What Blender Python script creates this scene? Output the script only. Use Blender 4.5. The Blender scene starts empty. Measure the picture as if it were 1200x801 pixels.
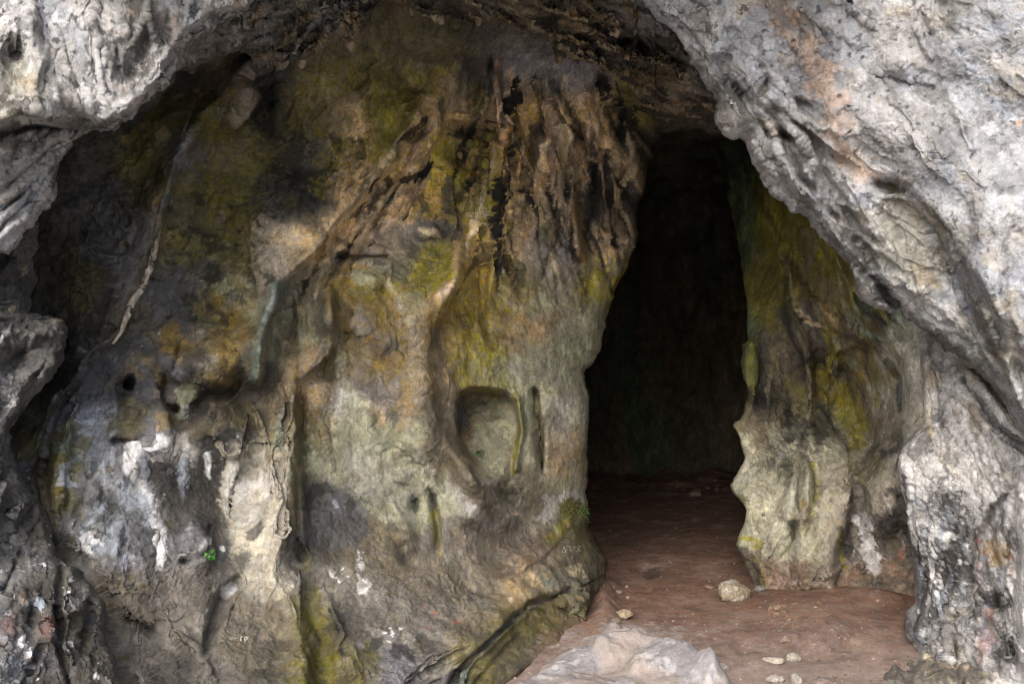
import bpy, math, time
import numpy as np
T0 = time.time()
F = 1167.0; CZ = 1.6; CX = 600.0; CY = 400.5
scene = bpy.context.scene
COL = scene.collection
f32 = np.float32

# ------------------------------------------------------------------ noise
_rng = np.random.default_rng(11)
_P = np.concatenate([_rng.permutation(256)] * 3).astype(np.int32)
_G = _rng.normal(size=(256, 3)); _G /= np.linalg.norm(_G, axis=1)[:, None]; _G = _G.astype(f32)

def perlin(p):
    sh = p.shape[:-1]; p = p.reshape(-1, 3)
    out = np.empty(len(p), f32)
    for a in range(0, len(p), 200000):
        q = p[a:a + 200000]
        i = np.floor(q).astype(np.int32); f = (q - i).astype(f32); i &= 255
        u = f * f * f * (f * (f * 6 - 15) + 10)
        acc = 0
        for dx in (0, 1):
            wx = u[:, 0] if dx else 1 - u[:, 0]; hx = _P[i[:, 0] + dx]
            for dy in (0, 1):
                wy = u[:, 1] if dy else 1 - u[:, 1]; hy = _P[hx + i[:, 1] + dy]
                for dz in (0, 1):
                    wz = u[:, 2] if dz else 1 - u[:, 2]
                    g = _G[_P[hy + i[:, 2] + dz] & 255]
                    dt = g[:, 0] * (f[:, 0] - dx) + g[:, 1] * (f[:, 1] - dy) + g[:, 2] * (f[:, 2] - dz)
                    acc = acc + wx * wy * wz * dt
        out[a:a + 200000] = acc * 1.6
    return out.reshape(sh)

def fbm(p, s, octv=4, gain=0.5, off=0.0):
    a = 1.0; r = 0; n = 0
    for k in range(octv):
        r = r + a * perlin(p * f32(s) + f32(off + 17.3 * k)); n += a; a *= gain; s *= 2.03
    return r / n

def ridged(p, s, octv=4, gain=0.55, off=0.0):
    a = 1.0; r = 0; n = 0; w = 1.0
    for k in range(octv):
        v = 1 - np.abs(perlin(p * f32(s) + f32(off + 9.7 * k))) * 1.6
        v = v * v * w; w = np.clip(v * 1.4, 0, 1)
        r = r + a * v; n += a; a *= gain; s *= 2.1
    return r / n

def aniso(p, ax, k):
    ax = np.array(ax, f32); ax /= np.linalg.norm(ax)
    return p - (p @ ax)[..., None] * ax * f32(1 - 1.0 / k)

def sstep(x, a=0.0, b=1.0):
    x = np.clip((x - a) / (b - a), 0, 1); return x * x * (3 - 2 * x)

def hexlin(h):
    c = np.array([int(h[i:i + 2], 16) / 255 for i in (0, 2, 4)])
    return np.where(c <= .04045, c / 12.92, ((c + .055) / 1.055) ** 2.4)

# mineral colours (linear albedo), J a painted fade into passage shade
PAL = dict(
    k=(.020, .019, .018), d=(.052, .047, .040), s=(.085, .085, .093), b=(.145, .121, .082), t=(.330, .235, .130),
    o=(.235, .162, .050), m=(.122, .108, .024), y=(.245, .215, .035), g=(.290, .290, .200), w=(.560, .530, .490),
    p=(.225, .196, .158), v=(.165, .160, .170), r=(.170, .118, .085), u=(.260, .285, .320), e=(.112, .096, .034),
    n=(.080, .074, .064), c=(.420, .385, .310), l=(.400, .390, .340), T=(.150, .200, .170), G=(.100, .130, .070),
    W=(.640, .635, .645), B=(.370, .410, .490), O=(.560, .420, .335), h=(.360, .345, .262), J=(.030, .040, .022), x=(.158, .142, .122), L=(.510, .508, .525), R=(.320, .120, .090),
    f=(.440, .433, .440), q=(.570, .563, .563), z=(.190, .185, .180), A=(.500, .410, .275), D=(.036, .034, .032))
PAL = {k: np.array(v, f32) for k, v in PAL.items()}

def color(c):
    return PAL[c] if isinstance(c, str) and len(c) == 1 else (hexlin(c).astype(f32) if isinstance(c, str) else np.array(c, f32))

# ------------------------------------------------------------------ curve helpers
def resample(pts, n, smooth=True):
    p = np.array(pts, float)
    if smooth:
        q = [p[0]]
        for i in range(len(p) - 1):
            p0 = p[max(i - 1, 0)]; p1 = p[i]; p2 = p[i + 1]; p3 = p[min(i + 2, len(p) - 1)]
            for t in np.linspace(0, 1, 9)[1:]:
                a = .5 * ((2 * p1) + (p2 - p0) * t + (2 * p0 - 5 * p1 + 4 * p2 - p3) * t * t + (3 * p1 - p0 - 3 * p2 + p3) * t ** 3)
                q.append(a * .6 + (p1 + (p2 - p1) * t) * .4)
        p = np.array(q)
    L = np.concatenate([[0], np.cumsum(np.linalg.norm(np.diff(p, axis=0), axis=1))])
    s = np.linspace(0, L[-1], n)
    return np.stack([np.interp(s, L, p[:, k]) for k in range(p.shape[1])], 1)

def rbf(ctrl, X, Y, eps=140.0):
    c = np.array(ctrl, float); n = len(c)
    def ph(r2): return np.sqrt(r2 + eps * eps)
    A = np.zeros((n + 3, n + 3)); d2 = ((c[:, None, :2] - c[None, :, :2]) ** 2).sum(-1)
    A[:n, :n] = ph(d2) - np.eye(n) * 6.0
    A[:n, n] = 1; A[:n, n + 1:] = c[:, :2]; A[n, :n] = 1; A[n + 1:, :n] = c[:, :2].T
    w = np.linalg.solve(A, np.concatenate([c[:, 2], [0, 0, 0]]))
    out = w[n] + w[n + 1] * X + w[n + 2] * Y
    for i in range(n):
        out = out + w[i] * ph((X - c[i, 0]) ** 2 + (Y - c[i, 1]) ** 2)
    return out

def world(px, py, d):
    return np.stack([(px - CX) / F * d, d, CZ - (py - CY) / F * d], -1)

# ------------------------------------------------------------------ feature fields over (X, Y)
def q_line(X, Y, pts, w, margin=3.2):
    """returns idx, dist/width, signed side (>0 = left of travel direction)"""
    pts = np.array(pts, float)
    w = np.broadcast_to(np.array(w, float), (len(pts),)) if np.ndim(w) == 0 else np.interp(np.linspace(0, 1, len(pts)), np.linspace(0, 1, len(w)), w)
    M = w.max() * margin
    idx = np.nonzero((X > pts[:, 0].min() - M) & (X < pts[:, 0].max() + M) & (Y > pts[:, 1].min() - M) & (Y < pts[:, 1].max() + M))[0]
    x = X[idx]; y = Y[idx]
    best = np.full(len(idx), 1e9); side = np.zeros(len(idx)); par = np.zeros(len(idx))
    for i in range(len(pts) - 1):
        a = pts[i]; b = pts[i + 1]; ab = b - a; L2 = ab @ ab + 1e-9
        t = np.clip(((x - a[0]) * ab[0] + (y - a[1]) * ab[1]) / L2, 0, 1)
        dx = x - a[0] - t * ab[0]; dy = y - a[1] - t * ab[1]
        dd = np.sqrt(dx * dx + dy * dy); ww = w[i] + (w[i + 1] - w[i]) * t
        q = dd / ww; m = q < best
        best = np.where(m, q, best); side = np.where(m, np.sign(ab[1] * dx - ab[0] * dy), side)
        par = np.where(m, (i + t) / (len(pts) - 1), par)
    return idx, best, side, par

def q_poly(X, Y, pts, pad):
    pts = np.array(pts, float)
    idx = np.nonzero((X > pts[:, 0].min() - pad) & (X < pts[:, 0].max() + pad) & (Y > pts[:, 1].min() - pad) & (Y < pts[:, 1].max() + pad))[0]
    x = X[idx]; y = Y[idx]; best = np.full(len(idx), 1e9); ins = np.zeros(len(idx), bool)
    n = len(pts)
    for i in range(n):
        a = pts[i]; b = pts[(i + 1) % n]; ab = b - a; L2 = ab @ ab + 1e-9
        t = np.clip(((x - a[0]) * ab[0] + (y - a[1]) * ab[1]) / L2, 0, 1)
        best = np.minimum(best, (x - a[0] - t * ab[0]) ** 2 + (y - a[1] - t * ab[1]) ** 2)
        c = ((a[1] > y) != (b[1] > y))
        with np.errstate(divide='ignore', invalid='ignore'):
            xi = (b[0] - a[0]) * (y - a[1]) / (b[1] - a[1] + 1e-12) + a[0]
        ins ^= c & (x < xi)
    s = np.sqrt(best); return idx, np.where(ins, s, -s)

class Patch:
    minw = 6.0
    def __init__(self, name, curve, N, tfine, tmax, ctrl, ds=1.25, dt=1.25, L=1.5, shift=30.0, rt=22.0, rd=0.12,
                 jag=1.6, nwrap=26, seed=0, eps=140.0, wrapdir=None, curve_smooth=True):
        self.name = name; self.t0 = time.time()
        c = np.array(curve, float); n = int(np.linalg.norm(np.diff(c, axis=0), axis=1).sum() / ds)
        C = resample(curve, n, curve_smooth)
        sj = np.arange(n) * ds
        z = np.zeros((n, 3), f32); z[:, 0] = sj; z[:, 1] = seed * 3.7
        tang = np.gradient(C, axis=0); tang /= np.linalg.norm(tang, axis=1)[:, None] + 1e-9
        nor = np.stack([tang[:, 1], -tang[:, 0]], 1)
        j = jag * (2.2 * perlin(z / 34) + 1.5 * perlin(z / 14 + 5) + .9 * perlin(z / 6 + 9))
        C = C + nor * j[:, None]
        self.C = C
        N = np.array(N, float); N /= np.linalg.norm(N); self.N = N
        t = list(np.arange(0, tfine, dt)); st = dt
        while t[-1] < tmax:
            st = min(st * 1.12, 6 if t[-1] < 480 else 40); t.append(t[-1] + st)
        t = np.array(t)
        PX = C[:, 0][:, None] + N[0] * t; PY = C[:, 1][:, None] + N[1] * t
        self.nw = nwrap
        tt = np.clip(t / rt, 0, 1); rnd = rd * (1 - np.sqrt(np.clip(1 - (1 - tt) ** 2, 0, 1)))
        jw = np.linspace(1, 0, nwrap, endpoint=False)
        wd = N if wrapdir is None else np.array(wrapdir, float)
        WX = C[:, 0][:, None] + wd[0] * shift * jw; WY = C[:, 1][:, None] + wd[1] * shift * jw
        self.X = np.concatenate([WX, PX], 1).ravel(); self.Y = np.concatenate([WY, PY], 1).ravel()
        self.ns = n; self.nt = self.X.size // n; self.t = np.concatenate([-jw, t])
        D = rbf(ctrl, self.X, self.Y, eps)
        ext = np.concatenate([rd + L * jw ** 1.5 + .04 * np.minimum(jw * 8, 1), rnd])
        ext = np.broadcast_to(ext, (n, self.nt)).ravel()
        self.D = D + ext
        self.face = np.broadcast_to(self.t >= 0, (n, self.nt)).ravel()
        self.h = np.zeros(self.X.size)
        self.amp = np.ones(self.X.size, f32)
        self.P0 = world(self.X, self.Y, self.D).astype(f32)
        q = self.P0 + f32(seed * 13.1)
        self.q = q
        self.nA = fbm(q, 3.0, 4, .6, 1.0); self.nB = fbm(q, 3.0, 4, .6, 51.0)
        self.nC = fbm(q, 12.0, 6, .82, 91.0) * f32(2.0); self.nD = fbm(q, 5.0, 5, .7, 131.0); self.nE = fbm(q, 2.6, 2, .5, 151.0)
    # warped coordinates
    def W(self, a):
        return self.X + a * self.nA, self.Y + a * self.nB
    # --- relief (metres towards the viewer) ---
    def ridge(self, pts, w, h, warp=8):
        X, Y = self.W(warp + 2); i, q, s, _ = q_line(X, Y, resample(pts, max(len(pts) * 3, 6)), w); q = q / (1 + np.clip(.8 * self.nE[i], -.4, .6)); self.h[i] += h * np.exp(-q * q) * (1 + np.clip(1.3 * self.nE[i], -.7, .7))
    def groove(self, pts, w, h, warp=6): self.ridge(pts, w, -h, warp)
    def fold(self, pts, wl, wr, h, warp=8, taper=True):
        """raised wide on the left of travel, dropping sharply on the right"""
        wr = max(wr, self.minw); X, Y = self.W(warp); p = resample(pts, max(len(pts) * 3, 6)); W = max(wl, wr)
        i, q, s, par = q_line(X, Y, p, W); d = q * W
        v = np.where(s > 0, np.exp(-(d / wl) ** 2), np.exp(-(d / wr) ** 2))
        if taper:
            e = np.minimum(np.hypot(X[i] - p[0, 0], Y[i] - p[0, 1]), np.hypot(X[i] - p[-1, 0], Y[i] - p[-1, 1])); v = v * sstep(e / W, .0, 1.1)
            v = v * (1 + np.clip(1.1 * self.nE[i], -.5, .5))
        self.h[i] += h * v
    def bump(self, x, y, rx, ry, h, ang=0, pw=2.0, warp=6):
        X, Y = self.W(warp + .35 * min(rx, ry)); R = max(rx, ry) * 2.6
        i = np.nonzero((abs(X - x) < R) & (abs(Y - y) < R))[0]
        ca, sa = math.cos(math.radians(ang)), math.sin(math.radians(ang))
        u = ((X[i] - x) * ca + (Y[i] - y) * sa) / rx; v = (-(X[i] - x) * sa + (Y[i] - y) * ca) / ry
        self.h[i] += h * np.exp(-(u * u + v * v) ** (pw / 2))
    def plate(self, pts, h, edge=8, warp=8):
        X, Y = self.W(warp); i, s = q_poly(X, Y, pts, edge * 2); self.h[i] += h * sstep(s, -edge, edge)
    # --- colour ---
    def base(self, xs, ys, rows, warp=34, blur=0.9):
        X, Y = self.W(warp)
        X = X + 9 * self.nC; Y = Y + 9 * self.nC
        g = np.array([[PAL[c] for c in r.replace(' ', '')] for r in rows])
        fx = np.clip((X - xs[0]) / (xs[1] - xs[0]), 0, g.shape[1] - 1.001); fy = np.clip((Y - ys[0]) / (ys[1] - ys[0]), 0, g.shape[0] - 1.001)
        ix = fx.astype(int); iy = fy.astype(int); u = fx - ix; v = fy - iy
        u = sstep(u, .5 - blur / 2, .5 + blur / 2)[:, None]; v = sstep(v, .5 - blur / 2, .5 + blur / 2)[:, None]
        lg = np.log(g)
        c = (lg[iy, ix] * (1 - u) + lg[iy, ix + 1] * u) * (1 - v) + (lg[iy + 1, ix] * (1 - u) + lg[iy + 1, ix + 1] * u) * v
        self.col = np.exp(c).astype(f32)
    def flat(self, c): self.col = np.tile(color(c), (self.X.size, 1)).astype(f32)
    def _mix(self, i, m, c):
        m = np.clip(m, 0, 1)[:, None]; self.col[i] = self.col[i] * (1 - m) + color(c) * m
    def dot(self, x, y, rx, ry, c, a=.85, ang=0, rag=.45, soft=.35, warp=9):
        X, Y = self.W(warp); R = max(rx, ry) * 1.8
        i = np.nonzero((abs(X - x) < R) & (abs(Y - y) < R))[0]
        ca, sa = math.cos(math.radians(ang)), math.sin(math.radians(ang))
        u = ((X[i] - x) * ca + (Y[i] - y) * sa) / rx; v = (-(X[i] - x) * sa + (Y[i] - y) * ca) / ry
        self._mix(i, a * sstep(1 - np.sqrt(u * u + v * v) + rag * self.nC[i] * 1.6, 0, soft), c)
    def line(self, pts, w, c, a=.85, rag=.4, soft=.5, warp=7):
        X, Y = self.W(warp); i, q, s, _ = q_line(X, Y, resample(pts, max(len(pts) * 3, 6)), w, 1.8)
        q = q / (1 + .9 * self.nD[i])
        self._mix(i, a * (.85 + .9 * self.nD[i]).clip(.2, 1) * sstep(1 - q + rag * self.nC[i] * 1.6, 0, soft), c)
    def poly(self, pts, c, a=.85, edge=7, rag=.8, warp=12):
        X, Y = self.W(warp); i, s = q_poly(X, Y, pts, edge * 3)
        self._mix(i, a * sstep(s / edge + rag * self.nC[i] * 2.2, -.5, .7), c)
    def speck(self, c, s, thr, a=.7, soft=.08, off=0., area=None, ax=None, k=1):
        """noise-thresholded blotches, optionally within an ellipse (x,y,rx,ry)"""
        q = self.q if ax is None else aniso(self.q, ax, k)
        if area is None: i = np.arange(self.X.size); wgt = 0
        else:
            x, y, rx, ry = area; i = np.nonzero((abs(self.X - x) < rx * 1.6) & (abs(self.Y - y) < ry * 1.6))[0]
            wgt = np.clip(np.sqrt(((self.X[i] - x) / rx) ** 2 + ((self.Y[i] - y) / ry) ** 2) - .5, 0, 9) * .8
        v = fbm(q[i], s, 4, .6, 200 + off) - wgt
        self._mix(i, a * sstep(v, thr, thr + soft), c)
    def vary(self, s=2.5, a=.5, off=0, octv=6, gain=.62):
        self.col = self.col * np.exp(a * 1.8 * fbm(self.q, s, octv, gain, 300 + off))[:, None].astype(f32)
    def streaks(self, poly, n, ang, spread, length, w, cols, seed, h=.012, a=.8, fan=None, bend=.12):
        """water-worn runs: relief now, colour in paint_streaks"""
        r = np.random.default_rng(seed); P = np.array(poly, float); lo, hi = P.min(0), P.max(0); k = 0
        if not hasattr(self, 'st'): self.st = []
        while k < n:
            p = lo + (hi - lo) * r.random(2); i, s = q_poly(p[:1], p[1:], P, 5.)
            if not (len(s) and s[0] > 0): continue
            k += 1; L_ = r.uniform(*length); t = math.radians(ang + r.normal() * spread)
            if fan: t = math.atan2(p[1] - fan[1], p[0] - fan[0]) + math.radians(r.normal() * spread)
            pts = []; q = p.copy()
            for j in range(6): pts.append(tuple(q)); t += r.normal() * bend; q = q + L_ / 5 * np.array([math.cos(t), math.sin(t)])
            ww = r.uniform(*w); c = cols[r.integers(len(cols))]; dark = color(c).mean() < .09
            self.st.append((pts, ww, c, a * r.uniform(.6, 1)))
            if h: self.ridge(pts, ww * 1.1, h * r.uniform(.4, 1.2) * (-1 if dark else 1), 4)
    def paint_streaks(self):
        for pts, ww, c, a in getattr(self, 'st', []): self.line(pts, [ww * .3, ww, ww, ww * .8, ww * .2], c, min(a * (1.25 if color(c).mean() < .06 else 1.), 1), .8, .25, 5)
    # --- finish ---
    def normals(self, P):
        G = P.reshape(self.ns, self.nt, 3); a = np.gradient(G, axis=0); b = np.gradient(G, axis=1)
        n = np.cross(a, b); n /= np.linalg.norm(n, axis=2)[..., None] + 1e-9
        n = n.reshape(-1, 3); s = np.sign((n * P_to_cam(P)).sum(1)[self.face].sum()); return (n * s).astype(f32)
    def solidify(self, noise):
        P = world(self.X, self.Y, self.D - self.h).astype(f32)
        n = self.normals(P); vw = P_to_cam(P); vw /= np.linalg.norm(vw, axis=1)[:, None]; self.amp = self.amp * np.clip((n * vw).sum(1) * 1.7, .3, 1)
        self.disp = noise(self, P)
        P = P + n * (self.disp * self.amp)[:, None].astype(f32)
        self.P = P; self.n = self.normals(P)
        self.sx = CX + P[:, 0] / P[:, 1] * F; self.sy = CY - (P[:, 2] - CZ) / P[:, 1] * F
    def at(self, px, py, out=0.0):
        k = np.nonzero(self.face)[0]
        j = k[np.argmin((self.sx[k] - px) ** 2 + (self.sy[k] - py) ** 2)]
        return self.P[j].astype(float) + self.n[j] * out, self.n[j].astype(float)
    def build(self, mat, back=0.9, up=None, label=None, cat=None, kind=None, group=None, name=None):
        ns, nt = self.ns, self.nt
        idx = np.arange(ns * nt).reshape(ns, nt)
        quads = np.stack([idx[:-1, :-1], idx[1:, :-1], idx[1:, 1:], idx[:-1, 1:]], -1).reshape(-1, 4)
        V = self.P
        ring = np.concatenate([idx[0, :-1:6], idx[:-1:6, -1], idx[-1, :0:-6], idx[:0:-6, 0]])
        ring = ring[np.sort(np.unique(ring, return_index=True)[1])]
        cam = np.array([0, 0, CZ], f32); m = len(ring); R = cam + (V[ring] - cam) * (1 + back / V[ring][:, 1:2])
        cen = V.mean(0); cen = cam + (cen - cam) * (1 + (back + .6) / cen[1]); R = R * .7 + cen * .3
        if up is not None: R = V[ring] + np.array(up, f32); cen = R.mean(0); cen[2] = R[:, 2].max() + .2
        nV = np.concatenate([V, R, cen[None]]); a = np.arange(m); b = (a + 1) % m
        q2 = np.stack([ring[a], ring[b], ns * nt + b, ns * nt + a], -1)
        tri = np.stack([ns * nt + a, ns * nt + b, np.full(m, ns * nt + m)], -1)
        colr = np.concatenate([self.col, self.col[ring], self.col[:1]])
        return make_mesh(name or self.name, nV, [np.concatenate([quads, q2]), tri], colr, mat, label=label, cat=cat, kind=kind, group=group)

def P_to_cam(P):
    v = -P.copy(); v[:, 2] += CZ; return v

def make_mesh(name, V, faces, colr=None, mat=None, parent=None, label=None, cat=None, kind=None, group=None, smooth=True):
    me = bpy.data.meshes.new(name)
    me.vertices.add(len(V)); me.vertices.foreach_set('co', np.ascontiguousarray(V, dtype=f32).ravel())
    if isinstance(faces, np.ndarray): faces = [faces]
    loops = np.concatenate([f.ravel() for f in faces]).astype(np.int32)
    tot = np.concatenate([np.full(len(f), f.shape[1]) for f in faces]).astype(np.int32)
    st = np.concatenate([[0], np.cumsum(tot)[:-1]]).astype(np.int32)
    me.loops.add(len(loops)); me.loops.foreach_set('vertex_index', loops)
    me.polygons.add(len(tot)); me.polygons.foreach_set('loop_start', st); me.polygons.foreach_set('loop_total', tot)
    me.polygons.foreach_set('use_smooth', np.full(len(tot), smooth))
    if colr is not None:
        at = me.color_attributes.new('Col', 'FLOAT_COLOR', 'POINT')
        at.data.foreach_set('color', np.concatenate([colr, np.ones((len(colr), 1))], 1).astype(f32).ravel())
    me.update(calc_edges=True)
    if mat: me.materials.append(mat)
    o = bpy.data.objects.new(name, me); COL.objects.link(o)
    if parent is not None: o.parent = parent
    if label: o['label'] = label
    if cat: o['category'] = cat
    if kind: o['kind'] = kind
    if group: o['group'] = group
    return o

def rock_noise(big=.05, mid=.025, fine=.009, sb=1.6, sm=5.0, sf=22.0, ax=None, k=1.0, layer=0.0, off=0., crisp=.5, crack=0.0, grain=.0016):
    def fn(self, P):
        q = P + f32(off)
        q2 = aniso(q, ax, k) if ax is not None else q
        w = q2 + f32(.05) * np.stack([self.nA, self.nB, self.nC], -1)
        d = big * 2 * fbm(w, sb, 3, .5, 3.)
        r = ridged(w, sm, 4, .6, 23.) ; d = d + mid * 2.2 * (crisp * (r - .5) + (1 - crisp) * fbm(w, sm, 4, .6, 33.))
        d = d + fine * 2.4 * (crisp * (ridged(w, sf, 3, .6, 41.) - .5) + (1 - crisp) * fbm(q, sf, 3, .7, 61.))
        if layer:
            s = fbm(w, sm * 1.6, 3, .5, 77.)
            st = np.abs(((s * 5) % 1) - .5) * 2
            d = d + layer * (sstep(st, .1, .9) - .5)
        if crack:
            c = np.abs(fbm(w, sm * .45, 3, .5, 177.)); m = sstep(fbm(q, 1.7, 3, .5, 217.), -.05, .2)
            d = d - crack * m * np.exp(-(c / .018) ** 2)
            c = np.abs(fbm(w, sm * 1.1, 3, .5, 277.)); d = d - crack * .5 * m * np.exp(-(c / .022) ** 2)
        return d + grain * 2.4 * fbm(q, 52., 2, .7, 401.)
    return fn

def rock_mat(name,  scale=1.0, bump=.5, rough=.85, var=.5, spec=.3, dark=.35, tint=(.55, .5, .44), mar=.6, stretch=.5):
    m = bpy.data.materials.new(name); m.use_nodes = True; nt = m.node_tree; N = nt.nodes; L = nt.links
    b = N['Principled BSDF']; b.inputs['Roughness'].default_value = rough; b.inputs['Specular IOR Level'].default_value = spec
    at = N.new('ShaderNodeAttribute'); at.attribute_name = 'Col'
    tc = N.new('ShaderNodeTexCoord')
    def noise(s, det=8, r=.65, dist=0.):
        n = N.new('ShaderNodeTexNoise'); n.inputs['Scale'].default_value = s * scale; n.inputs['Detail'].default_value = det
        n.inputs['Roughness'].default_value = r; n.inputs['Distortion'].default_value = dist
        L.new(tc.outputs['Object'], n.inputs['Vector']); return n
    def ramp(src, a, bb, lo, hi):
        r = N.new('ShaderNodeMapRange'); r.inputs['From Min'].default_value = a; r.inputs['From Max'].default_value = bb
        r.inputs['To Min'].default_value = lo; r.inputs['To Max'].default_value = hi; L.new(src, r.inputs['Value']); return r.outputs[0]
    def math_(op, a, bv):
        r = N.new('ShaderNodeMath'); r.operation = op
        for k, v in ((0, a), (1, bv)):
            if isinstance(v, (int, float)): r.inputs[k].default_value = v
            else: L.new(v, r.inputs[k])
        return r.outputs[0]
    n1 = noise(9, 9, .7, .4); n2 = noise(55, 7, .7, .3); n3 = noise(210, 4, .6)
    v1 = ramp(n1.outputs['Fac'], .3, .7, 1 - var * .7, 1 + var * .8)
    v2 = ramp(n2.outputs['Fac'], .3, .7, 1 - var * .6, 1 + var * .6)
    v3 = ramp(n3.outputs['Fac'], .3, .7, 1 - var * .3, 1 + var * .3)
    val = math_('MULTIPLY', math_('MULTIPLY', v1, v2), v3)
    mp = N.new('ShaderNodeMapping'); mp.inputs['Scale'].default_value = (1, 1, stretch); L.new(tc.outputs['Object'], mp.inputs['Vector'])
    def snoise(s, det=12, r=.66, dist=.3):
        n = noise(s, det, r, dist); L.new(mp.outputs[0], n.inputs['Vector']); return n
    def soft(src, a, bb, lo, hi):
        o = ramp(src, a, bb, lo, hi); return o
    val = math_('MULTIPLY', val, soft(snoise(7.).outputs['Fac'], .50, .545, 1., 1 - .42 * mar))
    val = math_('MULTIPLY', val, soft(snoise(13.3).outputs['Fac'], .55, .585, 1., 1 + .40 * mar))
    val = math_('MULTIPLY', val, soft(snoise(31.).outputs['Fac'], .54, .58, 1., 1 - .35 * mar))
    vn = math_('ABSOLUTE', math_('SUBTRACT', snoise(4.6, 8, .55, .8).outputs['Fac'], .5), 0)
    val = math_('MULTIPLY', val, soft(vn, .002, .007, 1 - .55 * mar, 1.))
    mul = N.new('ShaderNodeVectorMath'); mul.operation = 'SCALE'; L.new(at.outputs['Color'], mul.inputs[0]); L.new(val, mul.inputs['Scale'])
    hn = noise(14, 6, .7, .2); hs_ = N.new('ShaderNodeHueSaturation'); L.new(ramp(hn.outputs['Fac'], .3, .7, .485, .515), hs_.inputs['Hue'])
    sn = noise(22, 6, .7); L.new(ramp(sn.outputs['Fac'], .3, .7, .55, 1.35), hs_.inputs['Saturation']); L.new(mul.outputs[0], hs_.inputs['Color']); mul = hs_
    # grains and mineral flecks
    sp = noise(95, 5, .75); spf = ramp(sp.outputs['Fac'], .60, .68, 0, dark)
    mx = N.new('ShaderNodeMix'); mx.data_type = 'RGBA'; L.new(spf, mx.inputs['Factor']); L.new(mul.outputs[0], mx.inputs['A'])
    dk = N.new('ShaderNodeVectorMath'); dk.operation = 'MULTIPLY'; dk.inputs[1].default_value = (.28, .27, .27); L.new(mul.outputs[0], dk.inputs[0]); L.new(dk.outputs[0], mx.inputs['B'])
    sp2 = noise(120, 4, .7, .2); s2 = ramp(sp2.outputs['Fac'], .66, .72, 0, dark)
    mx2 = N.new('ShaderNodeMix'); mx2.data_type = 'RGBA'; L.new(s2, mx2.inputs['Factor']); L.new(mx.outputs['Result'], mx2.inputs['A'])
    lt = N.new('ShaderNodeVectorMath'); lt.operation = 'MULTIPLY_ADD'; lt.inputs[1].default_value = (1.5, 1.5, 1.5); lt.inputs[2].default_value = tuple(x * .08 for x in tint)
    L.new(mul.outputs[0], lt.inputs[0]); L.new(lt.outputs[0], mx2.inputs['B'])
    L.new(mx2.outputs['Result'], b.inputs['Base Color'])
    # fine relief
    b1 = noise(38, 9, .72, .3); b2 = noise(160, 5, .7)
    hsum = math_('ADD', b1.outputs['Fac'], math_('MULTIPLY', b2.outputs['Fac'], .3))
    bp = N.new('ShaderNodeBump'); bp.inputs['Strength'].default_value = bump; bp.inputs['Distance'].default_value = .045
    L.new(hsum, bp.inputs['Height']); L.new(bp.outputs[0], b.inputs['Normal'])
    return m

def flat_mat(name, c, rough=.8, trans=0.0):
    m = bpy.data.materials.new(name); m.use_nodes = True; nt = m.node_tree; b = nt.nodes['Principled BSDF']
    n = nt.nodes.new('ShaderNodeTexNoise'); n.inputs['Scale'].default_value = 60; n.inputs['Detail'].default_value = 4
    tc = nt.nodes.new('ShaderNodeTexCoord'); nt.links.new(tc.outputs['Object'], n.inputs['Vector'])
    r = nt.nodes.new('ShaderNodeMix'); r.data_type = 'RGBA'; nt.links.new(n.outputs['Fac'], r.inputs['Factor'])
    c = np.array(color(c), float); r.inputs['A'].default_value = (*(c * .6), 1); r.inputs['B'].default_value = (*(c * 1.4), 1)
    nt.links.new(r.outputs['Result'], b.inputs['Base Color']); b.inputs['Roughness'].default_value = rough
    return m
EXPO = 1.4
# ================================================================== main chamber wall
M_wall = rock_mat('weathered_cave_limestone', 1.0, .55, .8, .40, .35, .35, mar=.6)
M_pale = rock_mat('pale_outer_limestone', 1.0, .75, .88, .30, .25, .5, mar=.5, stretch=.7, tint=(.8, .78, .75))
M_under = rock_mat('brown_ledge_limestone', 1.1, .6, .85, .45, .3, .4)
M_pillar = rock_mat('stained_pillar_limestone', 1.0, .55, .85, .40, .3, .5, (.8, .8, .85))

wall_edge = [(800, -130), (792, 60), (776, 150), (768, 168), (760, 195), (750, 225), (746, 245), (744, 285), (738, 297), (726, 320),
             (716, 345), (708, 372), (705, 388), (701, 405), (692, 424), (684, 432), (683, 445), (688, 462), (688, 480), (687, 520),
             (686, 560), (686, 598), (690, 622), (699, 640), (708, 652), (711, 670), (711, 684), (700, 696), (694, 712), (688, 728),
             (672, 748), (650, 765), (625, 783), (600, 800), (560, 840), (520, 900)]
wall_ctrl = [(100, 100, 5.5), (300, 60, 5.8), (500, 60, 6.15), (700, 80, 6.6), (300, -80, 5.2), (500, -80, 5.5), (700, -80, 5.6),
             (-200, 300, 4.9), (100, 300, 5.3), (300, 300, 5.55), (450, 300, 5.95), (600, 300, 6.3), (720, 300, 6.8), (740, 180, 7.0),
             (-200, 550, 4.3), (100, 550, 4.6), (300, 550, 5.05), (450, 550, 5.4), (600, 550, 5.9), (686, 550, 6.35), (686, 430, 6.5),
             (100, 700, 4.18), (300, 700, 4.6), (450, 700, 4.9), (560, 680, 5.4), (640, 670, 5.95), (705, 675, 6.5), (692, 715, 5.86),
             (660, 750, 5.34), (610, 792, 4.78), (100, 880, 3.8), (300, 880, 4.0), (450, 880, 4.2), (540, 870, 4.25)]
S1 = Patch('cave_wall', wall_edge, (-1, 0), 800, 1100, wall_ctrl, ds=1.25, dt=1.25, L=5.4, shift=-2, rt=20, rd=.16, jag=1.5, seed=1, nwrap=40)
S1.X_w = None
R, Gv, Bu = S1.ridge, S1.groove, S1.bump
def Fo(p, wl, wr, h, warp=8): S1.fold(p, wl, wr, h * 1.35, warp)
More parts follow.
